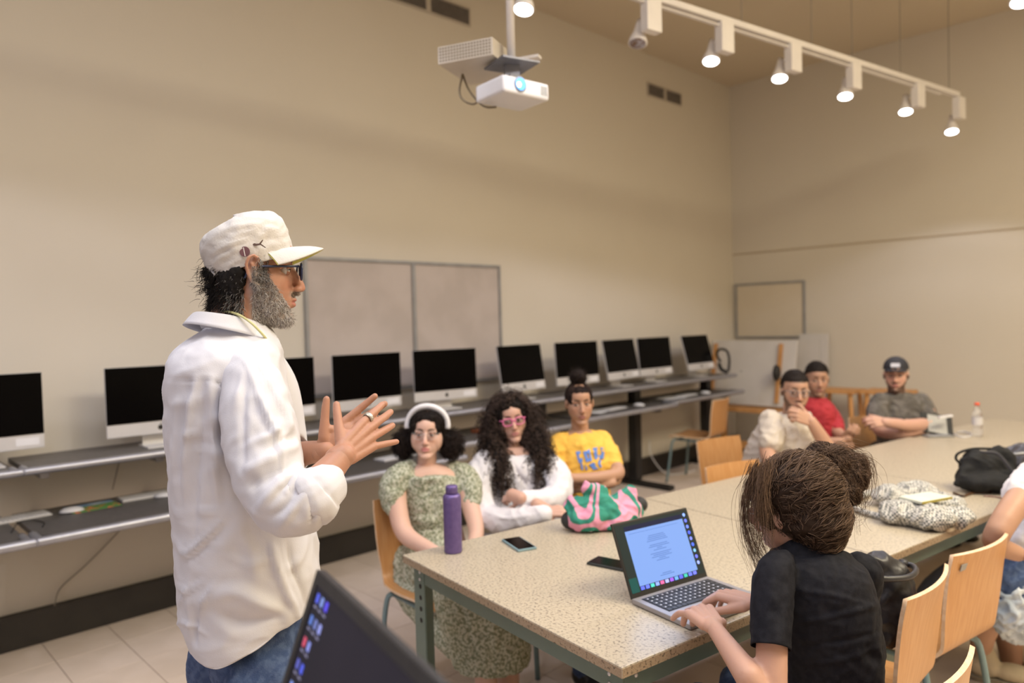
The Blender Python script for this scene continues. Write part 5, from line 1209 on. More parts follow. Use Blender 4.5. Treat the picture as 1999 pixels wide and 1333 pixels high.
ii = g.choice(np.where(hd.loc(V)[:, 2] > .02)[0], 900); side = np.sign(hd.loc(V[ii])[:, 1]); tg = hd.tow(np.stack([np.full(900, -.03), side*.10, np.full(900, -.03)], 1))
parts.append(flow(V, N, ii, tg, .10, .0015, 7, 3, .1, .0008, DK0, (.06, .045, .04)))
catmesh('hair', parts, hair_mat('dark_hair'), t)
hb = MB(); P = [hd.w(.012-.028*abs(math.sin(a))**2, math.sin(a)*.098, .044+.099*math.cos(a)) for a in np.linspace(-1.72, 1.72, 26)]
rr_ = np.stack([np.full(26, .0150), np.full(26, .024)], 1)*hd.s*1.1
Vh, Fh = tube(np.array(P), rr_, 12, True, None, up=hd.R[:, 2]); hb.add(Vh, Fh); hb.build('headband', mat('white_headband', (.80, .78, .80), .75, color2=(.76, .74, .77), scale=9, bump=.2, bscale=150), t, smooth=True)
for s_ in ((968, 1500, 2.80), (1000, 1480, 2.95)):
    B = Blob(); q = at(*s_); shoe(B, np.array([q[0], q[1], .08]), np.array([1, -.1, 0]), .9); V, F = B.fuse(.007, 3); V[:, 2] = np.maximum(V[:, 2], .003); link_mesh('shoe', V, F, M['black'], t, True)
# ------------------------------------------------------------------ curly haired woman in white
t = person('woman with long dark curly hair, pink glasses and white shirt, arms folded', (-2.45, 2.45, 0))
o = at(998, 819, 3.50); hd = Head(o, lookp(998, 8, -1, 7), .86, (.58, .35, .27), (.52, .20, .20), (.04, .025, .02), gaze=(-8, 4), jaw=1.15)
def f(B):
    V, F = loft([csec(*s) for s in [(870, 985, 1022, 3.5, .05), (885, 965, 1045, 3.5, .07), (930, 945, 1070, 3.5, .09), (1060, 950, 1080, 3.5, .10)]], 3); B.add(V, F)
    limb(B, [(1075, 1000, 3.20, 12), (1048, 985, 3.17, 13)]); limb(B, [(1000, 966, 3.22, 13), (1016, 972, 3.19, 13)])
def fh(B):
    hand(B, at(1060, 1000, 3.16), HR*.9+Zv*.05, -HF*.6+Zv*.8, 1, curls=(30, 35, 35, 35), s=.85); hand(B, at(1022, 972, 3.20), -HR*.8+Zv*.1+HF*.5, Zv*.6-HF*.8, -1, curls=(45, 50, 50, 50), s=.8)
skinbody(t, hd, at(1000, 890, 3.50), [(f, .006), (fh, .004)], headk=dict(neck_r=.048, neck_end=.052)); hd.eyes(t)
glasses(hd, t, mat('pink_frame', (.75, .16, .36), .35, color2=(.8, .2, .42), scale=9), r=(.026, .019), th=.0028, rect=3.0, fx=.002)
wsh = mat('white_cotton', (.74, .71, .74), .85, color2=(.70, .67, .70), scale=9, bump=.15, bscale=160)
def dx(B):
    limb(B, [(952, 905, 3.45, 30), (932, 940, 3.40, 32), (932, 985, 3.34, 32), (955, 1012, 3.26, 28), (1000, 1016, 3.18, 24), (1060, 1004, 3.14, 19)], 3)
    limb(B, [(1062, 905, 3.50, 28), (1085, 930, 3.44, 30), (1088, 965, 3.36, 28), (1060, 978, 3.28, 23), (1025, 975, 3.22, 18)], 3)
    limb(B, [(1040, 1020, 3.3, 20), (1090, 1000, 3.3, 14)], 3)
tee([(884, 968, 1042, 3.5, .07), (893, 945, 1062, 3.5, .10), (915, 928, 1085, 3.5, .12), (960, 925, 1090, 3.5, .125), (1010, 925, 1078, 3.48, .13), (1055, 930, 1070, 3.45, .14)], [], wsh, t, 'shirt', .006, 5, (.0028, 8, 8), dx,
    [([(1000, 900), (1015, 930), (1030, 950)], -.008, 4), ([(975, 905), (985, 940), (980, 970)], .006, 5), ([(930, 900), (945, 950), (960, 985)], -.006, 5), ([(950, 1000), (990, 1012), (1040, 1004)], .006, 4), ([(1020, 935), (1060, 950), (1085, 945)], -.006, 4)])
trn = seated_legs(t, (-2.42, 2.45), -.05, knee=.42, m=M['jeans'], shoes=M['black'])
V, F = shell(hd, [((-.028, 0, .040), (.098, .086, .093)), ((-.002, .048, .040), (.070, .045, .066)), ((-.002, -.048, .040), (.070, .045, .066)), ((.022, .024, .082), (.062, .044, .036)), ((.022, -.024, .082), (.062, .044, .036)), ((.044, .060, .040), (.026, .022, .05)), ((.044, -.060, .040), (.026, .022, .05))])
parts = [(V, F, np.array(DK0))]
B = Blob()
for s_ in (-1, 1):
    for a, r in (((-.02, s_*.090, -.005), (.060, .045, .07)), ((-.015, s_*.110, -.075), (.060, .052, .075)), ((.03, s_*.122, -.140), (.060, .052, .068)), ((.085, s_*.118, -.200), (.050, .050, .06)), ((.110, s_*.112, -.260), (.042, .052, .055)), ((.125, s_*.104, -.310), (.030, .040, .045))): B.ell(hd.w(*a), np.array(r)*hd.s, hd.R, 16)
B.ell(hd.w(-.07, 0, -.08), np.array([.05, .10, .12])*hd.s, hd.R, 16)
V2, F2 = B.fuse(.006, 4); V2 = fabric(V2, F2, .010, 20, 6, .004); parts.append((V2, F2, np.array(DK0)*.9))
N2 = normals(V2, F2); N1 = normals(V, F); L1 = hd.loc(V); k1 = (L1[:, 0] < .040) | ((L1[:, 2] > .095) & (L1[:, 0] < .06))
PP = np.concatenate([V[k1], V2]); NN = np.concatenate([N1[k1], N2])
parts.append(curly(PP, NN, None, (.014, .009, .008), (.10, .068, .055), 3000, .085, .0085, 3.4, .0016, 7, 1.5, 20))
catmesh('hair', parts, hair_mat('dark_hair'), t)
# ------------------------------------------------------------------ woman in yellow
t = person('woman in a yellow t-shirt with hair in a top bun and arms crossed', (-2.45, 2.95, 0))
o = at(1131, 788, 3.70); hd = Head(o, lookp(1131, 10, -2, 1), .86, (.46, .26, .17), (.34, .13, .12), (.02, .014, .01), gaze=(-12, 5))
def f(B):
    V, F = loft([csec(*s) for s in [(838, 1118, 1148, 3.72, .05), (850, 1100, 1165, 3.72, .07), (900, 1090, 1185, 3.72, .09), (1000, 1090, 1190, 3.7, .10)]], 3); B.add(V, F)
    limb(B, [(1198, 905, 3.66, 15), (1205, 925, 3.58, 14), (1170, 932, 3.48, 12.5), (1125, 934, 3.44, 10.5), (1108, 932, 3.44, 9.5)])
    limb(B, [(1085, 905, 3.66, 15), (1085, 945, 3.56, 14), (1140, 950, 3.48, 12), (1195, 943, 3.50, 9.5)])
def fh(B):
    hand(B, at(1112, 932, 3.44), -HR*.8+Zv*.35, -HF*.7+Zv*.6, 1, curls=(30, 35, 40, 45), s=.82); hand(B, at(1190, 941, 3.52), HR*.7+HF*.5+Zv*.1, -HF*.8+HR*.4, -1, curls=(60, 65, 65, 65), s=.75)
skinbody(t, hd, at(1133, 852, 3.72), [(f, .006), (fh, .004)], headk=dict(neck_r=.048, neck_end=.052)); hd.eyes(t)
yel_ = mat('yellow_cotton', (.84, .50, .085), .85, color2=(.80, .46, .07), scale=9, bump=.12, bscale=160)
def dx(B):
    limb(B, [(1098, 862, 3.70, 22), (1086, 885, 3.66, 22), (1084, 915, 3.62, 22)], 3)
    limb(B, [(1172, 862, 3.74, 22), (1188, 885, 3.70, 21), (1197, 912, 3.65, 19)], 3)
ysec = [(842, 1112, 1155, 3.72, .06), (848, 1098, 1170, 3.72, .085), (862, 1084, 1186, 3.72, .11), (900, 1082, 1190, 3.7, .12), (950, 1086, 1190, 3.7, .12), (1010, 1090, 1190, 3.68, .13)]
ysh = tee(ysec, [], yel_, t, 'shirt', .006, 5, (.005, 9, 9), dx, [([(1090, 880), (1100, 900), (1102, 925)], -.006, 4), ([(1112, 858), (1130, 872), (1150, 862)], .004, 4), ([(1180, 880), (1176, 900), (1178, 920)], -.006, 4)])
# blue printed letters lying on the shirt front
blue = mat('blue_print', (.10, .22, .62), .8, color2=(.13, .27, .68), scale=9)
YV = np.array([v.co[:] for v in ysh.data.vertices])+OFFS[ysh.name]; yx, yy, yd = pix(YV)
def print_poly(poly, nm='printed_letter'):
    pts = []
    for a, b in poly:
        q = np.argsort((yx-a)**2+(yy-b)**2)[:60]; q = q[yd[q] < yd[q].min()+.03]; pts.append(at(a, b, np.median(yd[q])-.006))
    n = len(pts); p2 = [p+CF*.004 for p in pts]
    link_mesh(nm, np.array(pts+p2), [tuple(range(n)), tuple(range(n, 2*n))[::-1]]+[(i, (i+1) % n, n+(i+1) % n, n+i) for i in range(n)], blue, ysh, False)
print_poly([(1124, 881.5), (1133, 880.5), (1133.5, 885.5), (1129.5, 886.5), (1131.5, 895), (1137, 894), (1137, 903), (1130.5, 904), (1127, 893)])
print_poly([(1138.5, 881.5), (1145, 880), (1151.5, 876), (1152.5, 885), (1156, 898.5), (1151.5, 900), (1149.5, 884.5), (1145.5, 885.5), (1148, 894.5), (1151, 894.5), (1151.5, 900), (1144.5, 902), (1142, 893)])
print_poly([(1157, 874.5), (1166, 873), (1165.5, 879), (1166, 888), (1172, 889), (1174.5, 886), (1173.5, 878), (1172, 873.5), (1178.5, 873.5), (1179.5, 884), (1178.5, 895), (1162, 896.5), (1160, 886)])
print_poly([(1133, 905), (1137, 905), (1138.5, 917), (1135, 917.5)]); print_poly([(1142.5, 906), (1146, 913), (1147, 917), (1143.5, 917)])
print_poly([(1150, 907.5), (1158, 903), (1161.5, 904), (1163, 911), (1168.5, 915), (1158, 917), (1155, 912)])
print_poly([(1168.5, 898), (1174, 898), (1172, 905), (1175.5, 911), (1172, 913), (1168, 906)])
seated_legs(t, (-2.42, 2.96), -.06, knee=.42, m=M['black'], shoes=M['black'])
V, F = shell(hd, [((-.026, 0, .040), (.094, .080, .090)), ((.002, .036, .055), (.062, .040, .050)), ((.002, -.036, .055), (.062, .040, .050)), ((.026, 0, .074), (.060, .058, .036)), ((.040, .052, .040), (.024, .020, .040)), ((.040, -.052, .040), (.024, .020, .040)), ((-.02, .066, .0), (.03, .016, .04)), ((-.02, -.066, .0), (.03, .016, .04))], .005, (.0012, 30, 3))
N = normals(V, F); parts = [(V, F, np.array((.016, .010, .009)))]; bun = hd.w(-.015, 0, .158)
B = Blob(); B.ell(bun, (.043, .043, .034)); B.ell(hd.w(-.015, 0, .13), (.03, .03, .03)); V2, F2 = B.fuse(.005, 3); V2 = fabric(V2, F2, .006, 25, 8, .002); parts.append((V2, F2, np.array((.016, .010, .009))))
ii = g.choice(np.where((hd.loc(V)[:, 0] < .06) | (hd.loc(V)[:, 2] > .08))[0], 1200); parts.append(flow(V, N, ii, bun, .12, .001, 7, 5, .05, .0008, (.016, .010, .009), (.075, .045, .035)))
N2 = normals(V2, F2); ii = g.choice(len(V2), 500); parts.append(strands(V2[ii], np.cross(V2[ii]-bun, [0, 0, 1.])*1.0+N2[ii]*.01, .03, .0008, 5, .2, .4, np.tile((.02, .013, .01), (500, 1)), .4, 3))
catmesh('hair', parts, hair_mat('dark_hair'), t)
# ------------------------------------------------------------------ man with hand on chin
t = person('man in a beige t-shirt and round glasses resting his chin on his hand', (-2.15, 4.05, 0))
o = at(1552, 765, 4.15); hd = Head(o, lookp(1552, 16, -2, -2), .93, (.50, .29, .20), (.40, .18, .15), (.02, .014, .01), stub=.65, scalp=((.022, .016, .013), .062), gaze=(-22, 0))
def f(B):
    V, F = loft([csec(*s) for s in [(812, 1530, 1560, 4.2, .05), (825, 1512, 1570, 4.2, .08), (860, 1490, 1580, 4.2, .10), (960, 1480, 1590, 4.25, .12)]], 3); B.add(V, F)
    limb(B, [(1503, 845, 4.12, 17), (1498, 880, 4.05, 15.5), (1510, 915, 3.95, 14)]); limb(B, [(1510, 915, 3.95, 14), (1560, 925, 3.85, 12), (1600, 922, 3.85, 10)])
    limb(B, [(1580, 850, 4.22, 16), (1608, 880, 4.12, 15), (1632, 902, 4.04, 15), (1612, 868, 4.0, 14.5), (1592, 836, 3.98, 12), (1584, 822, 3.98, 10)], 3)
def fh(B):
    hand(B, at(1584, 824, 3.98), -HR*.86+Zv*.48, -HF*.9+Zv*.3+HR*.2, 1, curls=(46, 50, 54, 58), thumb=(15, 10), s=.95, th_out=40); hand(B, at(1600, 922, 3.85), HR, Zv, -1, s=.95)
skinbody(t, hd, at(1545, 822, 4.20), [(f, .006), (fh, .004)], headk=dict(neck_r=.056, neck_end=.06)); hd.eyes(t)
glasses(hd, t, mat('steel_frame', (.35, .34, .36), .3, metal=.7, color2=(.4, .39, .41), scale=9), r=(.023, .020), th=.0015, rect=2.1)
bei = mat('beige_cotton', (.62, .55, .47), .9, color2=(.58, .51, .44), scale=9, bump=.12, bscale=160)
def dx(B):
    limb(B, [(1505, 822, 4.15, 22), (1508, 845, 4.10, 24), (1504, 862, 4.06, 22)], 3); limb(B, [(1572, 822, 4.22, 19), (1586, 845, 4.20, 20)], 3)
tee([(806, 1522, 1566, 4.2, .07), (815, 1508, 1578, 4.2, .10), (832, 1480, 1588, 4.2, .13), (855, 1464, 1594, 4.21, .14), (885, 1452, 1594, 4.22, .14), (920, 1446, 1592, 4.24, .14), (990, 1446, 1590, 4.25, .15)], [], bei, t, 'shirt', .006, 5, (.006, 8, 10), dx)
# the hair cap: short crop
def crop(hd, t, hl=.070, col=(.018, .013, .011), th=.006, n=1800, ln=.008):
    V, F = shell(hd, [((-.016, 0, .042), (.0985+th*.3, .078+th*.4, .089+th)), ((.028, 0, .062), (.060, .060, .044+th*.6))], .005, (.001, 40, 3)); L = hd.loc(V)
    N = normals(V, F); keep_ = (L[:, 2]+.004*wob(L, 45, 2)+.25*np.clip(np.abs(L[:, 1])-.045, 0, 1) > hl-.02*(L[:, 0] < 0)-.05*(L[:, 0] < -.05)); 
    fm = keep_[F].all(axis=1); idx = np.unique(F[fm]); re = -np.ones(len(V), int); re[idx] = np.arange(len(idx)); parts = [(V[idx], re[F[fm]], np.array(col))]
    ii = g.choice(idx, n); parts.append(strands(V[ii]-N[ii]*.001, N[ii]+hd.R[:, 0]*.3, ln, .0007, 3, 0, .2, np.tile(np.array(col)*1.3, (n, 1)), .4, 4)); catmesh('hair', parts, hair_mat('dark_hair'), t)
crop(hd, t, .072)
seated_legs(t, (-2.15, 4.05), -.22, knee=.42, m=M['black'], shoes=M['black'])
# ------------------------------------------------------------------ man in red
t = person('man in a red shirt seated behind the man with hand on chin', (-2.2, 4.95, 0))
o = at(1595, 742, 5.0); hd = Head(o, lookp(1595, 12, -2, 0), .90, (.44, .25, .17), (.36, .15, .13), (.018, .012, .01), stub=.35, gaze=(-16, 0))
def f(B):
    V, F = loft([csec(*s) for s in [(778, 1583, 1606, 5.02, .05), (788, 1572, 1616, 5.02, .08), (850, 1565, 1630, 5.0, .10), (900, 1565, 1630, 5.0, .12)]], 3); B.add(V, F)
    limb(B, [(1625, 820, 4.95, 12), (1637, 845, 4.85, 11), (1655, 856, 4.70, 9)]); limb(B, [(1570, 820, 4.98, 12), (1585, 860, 4.8, 11), (1640, 862, 4.70, 9)])
def fh(B):
    hand(B, at(1646, 855, 4.72), HR*.3+Zv*.4-HF*.4, -HF, 1, curls=(50, 50, 50, 50), s=.85); hand(B, at(1630, 862, 4.72), HR*.8-Zv*.1-HF*.3, Zv-HF*.5, -1, curls=(45, 50, 50, 50), s=.85)
skinbody(t, hd, at(1595, 785, 5.02), [(f, .007), (fh, .0045)], headk=dict(neck_r=.056, neck_end=.06)); hd.eyes(t)
red = mat('red_cotton', (.40, .025, .035), .85, color2=(.34, .02, .03), scale=9, bump=.12, bscale=160)
def dx(B): limb(B, [(1612, 797, 5.0, 14), (1628, 818, 4.96, 14), (1636, 838, 4.88, 13)], 3); limb(B, [(1578, 797, 5.0, 14), (1570, 820, 4.98, 14)], 3)
tee([(776, 1578, 1610, 5.02, .07), (784, 1570, 1620, 5.02, .10), (800, 1565, 1632, 5.0, .12), (840, 1566, 1638, 5.0, .125), (900, 1566, 1640, 5.0, .13)], [], red, t, 'shirt', .006, 5, (.005, 9, 11), dx)
crop(hd, t, .066, th=.012, ln=.012)
seated_legs(t, (-2.12, 4.92), -.17, knee=.42, m=M['black'], shoes=M['black'])
# ------------------------------------------------------------------ man in grey with cap
t = person('man in a grey t-shirt and dark cap with arms crossed at the far table', (-1.95, 5.6, 0))
o = at(1749, 733, 5.1); hd = Head(o, lookp(1749, -2, 0, 0), .95, (.58, .34, .26), (.45, .18, .16), (.04, .025, .018), beard=(.07, .04, .028))
def f(B):
    V, F = loft([csec(*s) for s in [(768, 1738, 1768, 5.12, .05), (775, 1722, 1785, 5.12, .08), (830, 1715, 1800, 5.1, .11), (900, 1715, 1800, 5.1, .13)]], 3); B.add(V, F)
    limb(B, [(1810, 805, 5.05, 15), (1816, 825, 4.95, 14.5), (1780, 830, 4.82, 12.5), (1740, 826, 4.78, 10.5), (1727, 824, 4.78, 9.5)])
    limb(B, [(1712, 805, 5.05, 15), (1718, 838, 4.95, 14), (1760, 846, 4.85, 12), (1800, 838, 4.86, 9.5)])
def fh(B): hand(B, at(1732, 825, 4.78), -HR*.9+Zv*.1, -HF*.8+Zv*.5, 1, curls=(35, 40, 40, 45), s=.95); hand(B, at(1796, 840, 4.86), HR*.8+Zv*.3, -HF, -1, curls=(30, 30, 35, 35), s=.9)
skinbody(t, hd, at(1750, 775, 5.12), [(f, .007), (fh, .0045)], headk=dict(neck_r=.058, neck_end=.062)); hd.eyes(t)
gry = mat('grey_mottled_cotton', (.095, .085, .075), .9, color2=(.16, .145, .13), scale=16, lo=.42, hi=.62, bump=.12, bscale=160)
def dx(B): limb(B, [(1796, 786, 5.1, 19), (1805, 803, 5.06, 20), (1809, 814, 5.01, 20)], 3); limb(B, [(1720, 786, 5.1, 19), (1713, 803, 5.06, 20), (1715, 822, 5.0, 20)], 3)
tee([(767, 1730, 1772, 5.12, .07), (772, 1718, 1790, 5.12, .10), (785, 1708, 1806, 5.12, .12), (820, 1708, 1808, 5.1, .14), (870, 1712, 1806, 5.1, .15), (920, 1712, 1806, 5.1, .16)], [], gry, t, 'shirt', .007, 5, (.006, 9, 12), dx)
capm = mat('dark_cap', (.025, .025, .032), .8, color2=(.035, .034, .042), scale=9)
V, F = shell(hd, [((-.012, 0, .052), (.106, .087, .090))], .005, (.001, 30, 3)); L = hd.loc(V); fm = (L[:, 2] > .045-.1*np.clip(-L[:, 0], 0, .1)*.3)[F].all(axis=1); idx = np.unique(F[fm]); re = -np.ones(len(V), int); re[idx] = np.arange(len(idx))
cp = link_mesh('cap', V[idx], re[F[fm]], capm, t, True)
B = MB(); P = []
for a in np.linspace(-60, 60, 15):
    ar = math.radians(a); P.append((hd.w(.088*math.cos(ar), .082*math.sin(ar), .052), hd.w(.088*math.cos(ar)+.075*math.cos(ar*1.3), .086*math.sin(ar), .046-.016*math.sin(ar)**2)))
Vb = [p for q in P for p in q]+[p-hd.R[:, 2]*.004 for q in P for p in q]; n = 30; Fb = []
for i in range(14): a = 2*i; Fb += [(a, a+1, a+3, a+2), (n+a, n+a+2, n+a+3, n+a+1), (a+1, n+a+1, n+a+3, a+3)]
link_mesh('brim', np.array(Vb), Fb, capm, cp, True)
MB().box((-.002, -.028, -.014), (.002, .028, .014), R=hd.R@roty(-.35), c=hd.w(.094, 0, .082), bev=.001).build('white_emblem', mat('pale_print', (.55, .55, .62), .8, color2=(.6, .6, .66), scale=9), cp)
MB().tube([at(1757, 820, 4.775), at(1757, 834, 4.775)], .011, 12).build('wrist_watch', M['black'], t, smooth=True)
V, F = ellipsoid(at(1760, 826, 4.80), (.034, .030, .036), n=16); link_mesh('watch_strap', V, F, M['black'], t, True)
seated_legs(t, (-1.93, 5.62), -.26, knee=.42, m=M['black'], shoes=M['black'])
# ------------------------------------------------------------------ sitter cut by the right edge
t = person('sitter at the right edge in white top and pale ripped jeans shorts, arm on thigh', (-.3, 3.2, 0))
o = at(2110, 820, 3.05); hd = Head(o, lookp(2110, -60, 0, 0), .92, (.45, .26, .18), (.4, .16, .14), (.02, .014, .01), stub=.3, scalp=((.02, .015, .012), .06))
def f(B):
    limb(B, [(2035, 935, 2.75, 27), (1990, 975, 2.62, 25), (1950, 1035, 2.55, 23), (1945, 1062, 2.60, 21), (1985, 1080, 2.62, 16)], 3)
    limb(B, [(2105, 890, 3.05, 30), (2100, 960, 3.05, 60), (2100, 1080, 3.0, 65)])
    limb(B, [(2060, 1110, 2.95, 40), (1965, 1150, 2.88, 34), (1925, 1220, 2.98, 24), (1915, 1262, 3.10, 19)], 3)
    limb(B, [(1960, 1180, 3.2, 30), (1975, 1290, 3.2, 19)], 3)
skinbody(t, hd, at(2105, 880, 3.05), [(f, .006), (lambda B: hand(B, at(1985, 1080, 2.62), HR*.9-Zv*.2, Zv, 1, s=.9), .0045)]); hd.eyes(t); crop(hd, t, .06)
tee([(872, 2085, 2135, 3.05, .07), (885, 2050, 2150, 3.04, .10), (920, 2030, 2175, 3.02, .13), (1000, 2020, 2185, 3.0, .14), (1060, 2005, 2185, 2.98, .15), (1110, 1995, 2190, 2.95, .16)], [[(2090, 905, 2.98, 44), (2055, 922, 2.85, 42), (2020, 945, 2.72, 38), (1998, 966, 2.65, 35)], [(2040, 1040, 2.9, 40), (2000, 1060, 2.82, 22)]], wsh, t, 'shirt', .006, 5, (.006, 9, 13))
B = Blob(); limb(B, [(2110, 1120, 3.0, 62), (2040, 1110, 2.92, 48), (1975, 1120, 2.86, 44), (1962, 1160, 2.86, 42)], 3); V, F = B.fuse(.006, 4); V = fabric(V, F, .006, 8, 14); link_mesh('denim_shorts', V, F, M['jeans'], t, True)
B = Blob(); limb(B, [(1975, 1165, 2.84, 44), (1972, 1190, 2.84, 43), (1985, 1215, 2.86, 38)], 3); limb(B, [(2010, 1150, 2.86, 40), (1990, 1190, 2.84, 40)], 2); V, F = B.fuse(.006, 3); V = fabric(V, F, .010, 14, 15, .004); link_mesh('frayed_pale_cuff', V, F, M['jeans_light'], t, True)
B = Blob(); limb(B, [(1800, 1185, 3.05, 20), (1830, 1150, 3.1, 28), (1900, 1120, 3.1, 40), (1990, 1110, 3.1, 40)], 3); V, F = B.fuse(.007, 3); link_mesh('far_trouser_leg', V, F, mat('blue_grey_cloth', (.12, .16, .25), .9, color2=(.16, .2, .3), scale=14), t, True)
sk = mat('cream_sneaker', (.55, .46, .33), .8, color2=(.5, .42, .3), scale=20, bump=.2, bscale=120); sole = mat('sole_pale', (.48, .43, .34), .7, color2=(.42, .38, .3), scale=20)
for a, d_ in (((1922, 1290, 3.10), HR*.85-HF*.5), ((1985, 1300, 3.22), HR*.6-HF*.7)):
    q = at(*a); B = Blob(); shoe(B, np.array([q[0], q[1], .09]), d_, 1.0); V, F = B.fuse(.006, 3); V[:, 2] = np.maximum(V[:, 2]+.01, .018); s_ = link_mesh('shoe', V, F, sk, t, True)
    V2 = V.copy(); V2[:, 2] = np.clip(V2[:, 2], .0, .019); c_ = V2.mean(0); V2[:, :2] = c_[:2]+(V2[:, :2]-c_[:2])*1.03; V2[:, 2] = np.where(V[:, 2] > .04, .020, .002); link_mesh('sole', V2, F, sole, s_, True)
# ================================================================== things on the tables
ZT = .7505
def tpt(px, py, z=ZT): return on_z(px, py, z)
# purple bottle
pur = mat('purple_enamel', (.14, .095, .27), .35, metal=.35, color2=(.16, .11, .30), scale=60, bump=.04, bscale=300)
p = tpt(885, 1077); t = empty('water_bottle', (p[0], p[1], ZT), 0, 'purple metal water bottle standing near the table corner', 'bottle')
prof = [(.0, .030), (.002, .0315), (.006, .0325), (.195, .0325), (.203, .0315), (.209, .027), (.211, .0225)]
MB().tube([(0, 0, z) for z, r in prof], [r for z, r in prof], 40).build('body', pur, t, smooth=True)
MB().tube([(0, 0, .2111), (0, 0, .2125), (0, 0, .236), (0, 0, .240), (0, 0, .2415)], [.020, .0222, .0215, .0190, .010], 32).build('cap', pur, t, smooth=True)
def phone(px, py, rz, label, case=(.22, .33, .37), L=.150, Wd=.074):
    p = tpt(px, py); t = empty('mobile_phone', (p[0], p[1], ZT), rz, label, 'phone')
    MB().box((-L/2, -Wd/2, 0), (L/2, Wd/2, .0085), bev=.003).build('case', mat('phone_case', case, .5, color2=tuple(c*1.1 for c in case), scale=9), t, smooth=False)
    MB().box((-L/2+.004, -Wd/2+.004, .0086), (L/2-.004, Wd/2-.004, .0092)).build('screen', M['glass_black'], t); return t
phone(1013, 1064, math.radians(-20), 'phone in a teal case lying between the purple bottle and the pink and green bag')
phone(1195, 1103, math.radians(10), 'dark phone lying behind the open laptop lid', (.03, .035, .035), .15, .08)
# laptop
la = math.radians(-11); LR = rotz(la)
t = empty('laptop', (-1.24, 1.83, ZT), la, 'grey open laptop showing a document, on the nearest table', 'laptop')
MB().box((0, -.157, .002), (.225, .157, .016), bev=.004).build('base', mat('space_grey', (.33, .31, .32), .4, metal=.4, color2=(.35, .33, .34), scale=9), t)
MB().box((.012, -.150, 0), (.215, .150, .0019)).build('feet', M['rubber'], t)
k = MB(); kk_ = random.Random(3)
for i in range(6):
    x0 = .022+i*.0178; j = -.134
    while j < .128:
        wk = .0165 if i else .0165
        if i == 5 and -.06 < j < .03: wk = .088
        k.box((x0, j, .0161), (x0+.0150, min(j+wk, .134), .0176)); j += wk+.0027
kb = MB().box((.018, -.138, .0159), (.130, .138, .0163)).build('keyboard_well', M['black'], t)
o = k.build('keys', mat('key_black', (.022, .022, .026), .5, color2=(.03, .03, .034), scale=9), kb); o['kind'] = 'stuff'
kl_ = MB()
for i in range(5):
    for j in range(13): kl_.box((.028+i*.0178, -.126+j*.0194, .01765), (.0335+i*.0178, -.1215+j*.0194, .0178))
o = kl_.build('key_legends', mat('legend_white', (.5, .5, .55), .5, emit=(.5, .5, .6), estr=.15, color2=(.55, .55, .6), scale=9), kb); o['kind'] = 'stuff'
MB().box((.137, -.066, .0155), (.215, .066, .0164), bev=.0004).build('trackpad', mat('trackpad_grey', (.36, .34, .36), .3, color2=(.38, .36, .38), scale=9), t)
LN = math.radians(23); Ls = MB().box((-.0062, -.157, .0), (0, .157, .217), bev=.003)
lid = Ls.build('lid', M['black'], t); lid.matrix_local = Matrix.Translation((.001, 0, .014)) @ Matrix.Rotation(-LN, 4, 'Y')
def scr(name, y0, y1, z0, z1, x, col, st, par=None):
    dk = tuple(c*.06+.004 for c in col); mm = mat(name+'_glow', dk, .35, emit=col, estr=st, color2=tuple(c*.97 for c in dk), scale=4, spec=.2); return MB().box((x, y0, z0), (x+.0004, y1, z1)).build(name, mm, par or lid)
scr('screen', -.150, .150, .014, .209, .0002, (.035, .055, .05), .6)
scr('wallpaper_corner', -.150, -.120, .014, .055, .0007, (.02, .16, .14), .6)
pg_ = scr('document_page', -.116, .124, .028, .186, .0008, (.28, .47, 1.0), .95)
scr('menu_bar', -.116, .124, .1865, .200, .0008, (.015, .02, .07), .8)
def bars(nm, lst, x, col, st):
    m_ = MB(); [m_.box((x, a, c), (x+.0003, b, d)) for a, b, c, d in lst]; o = m_.build(nm, mat(nm+'_ink', (.01, .01, .03), .4, emit=col, estr=st, color2=(.012, .012, .03), scale=3, spec=.1), pg_); o['kind'] = 'stuff'
r9 = random.Random(5); tl = []
for z, n in ((.158, 4), (.130, 4), (.105, 5), (.045, 2)):
    for q in range(n): w_ = r9.uniform(.010, .045); tl.append((-.01-w_+.01, .0+w_, z-q*.0052, z-q*.0052+.0022))
tl.append((-.105, .10, .176, .1772))
bars('document_text', tl, .0013, (.17, .31, .74), .9)
ic = [(.20, .35, 1.0), (.10, .15, .95), (.12, .2, 1.0), (.05, .1, 1.0), (.15, .2, .9), (.05, .12, 1.0), (.15, .4, .7), (.12, .15, 1.0), (.25, .35, 1.0)]
for i, c in enumerate(ic):
    m_ = MB().ell((.001, .136, .196-i*.0185), (.0004, .0055, .0055), n=10); m_.build('dock_icon', mat('icon%d' % i if False else 'icon_blue', c, .4, emit=c, estr=.8, color2=c, scale=3), lid)
ic2 = [(.08, .12, .8), (.1, .15, .9), (.05, .5, .45), (.2, .3, .9), (.6, .1, .3), (.3, .35, .8), (.25, .08, .8), (.1, .3, .8), (.08, .1, .9), (.03, .4, .35), (.1, .15, .9), (.12, .15, .8)]
for i, c in enumerate(ic2): MB().box((.0008, -.114+i*.0196, .017), (.0012, -.100+i*.0196, .0265)).build('dock_icon', mat('icon_mixed', c, .4, emit=c, estr=.7, color2=c, scale=3), lid)
l = light('screen_glow', 'AREA', np.array([-1.24, 1.83, ZT])+LR@np.array([-.04, 0, .12]), .35, (.45, .65, 1.0), np.array([-1.24, 1.83, ZT])+LR@np.array([.5, 0, .25]), .24, size_y=.16)
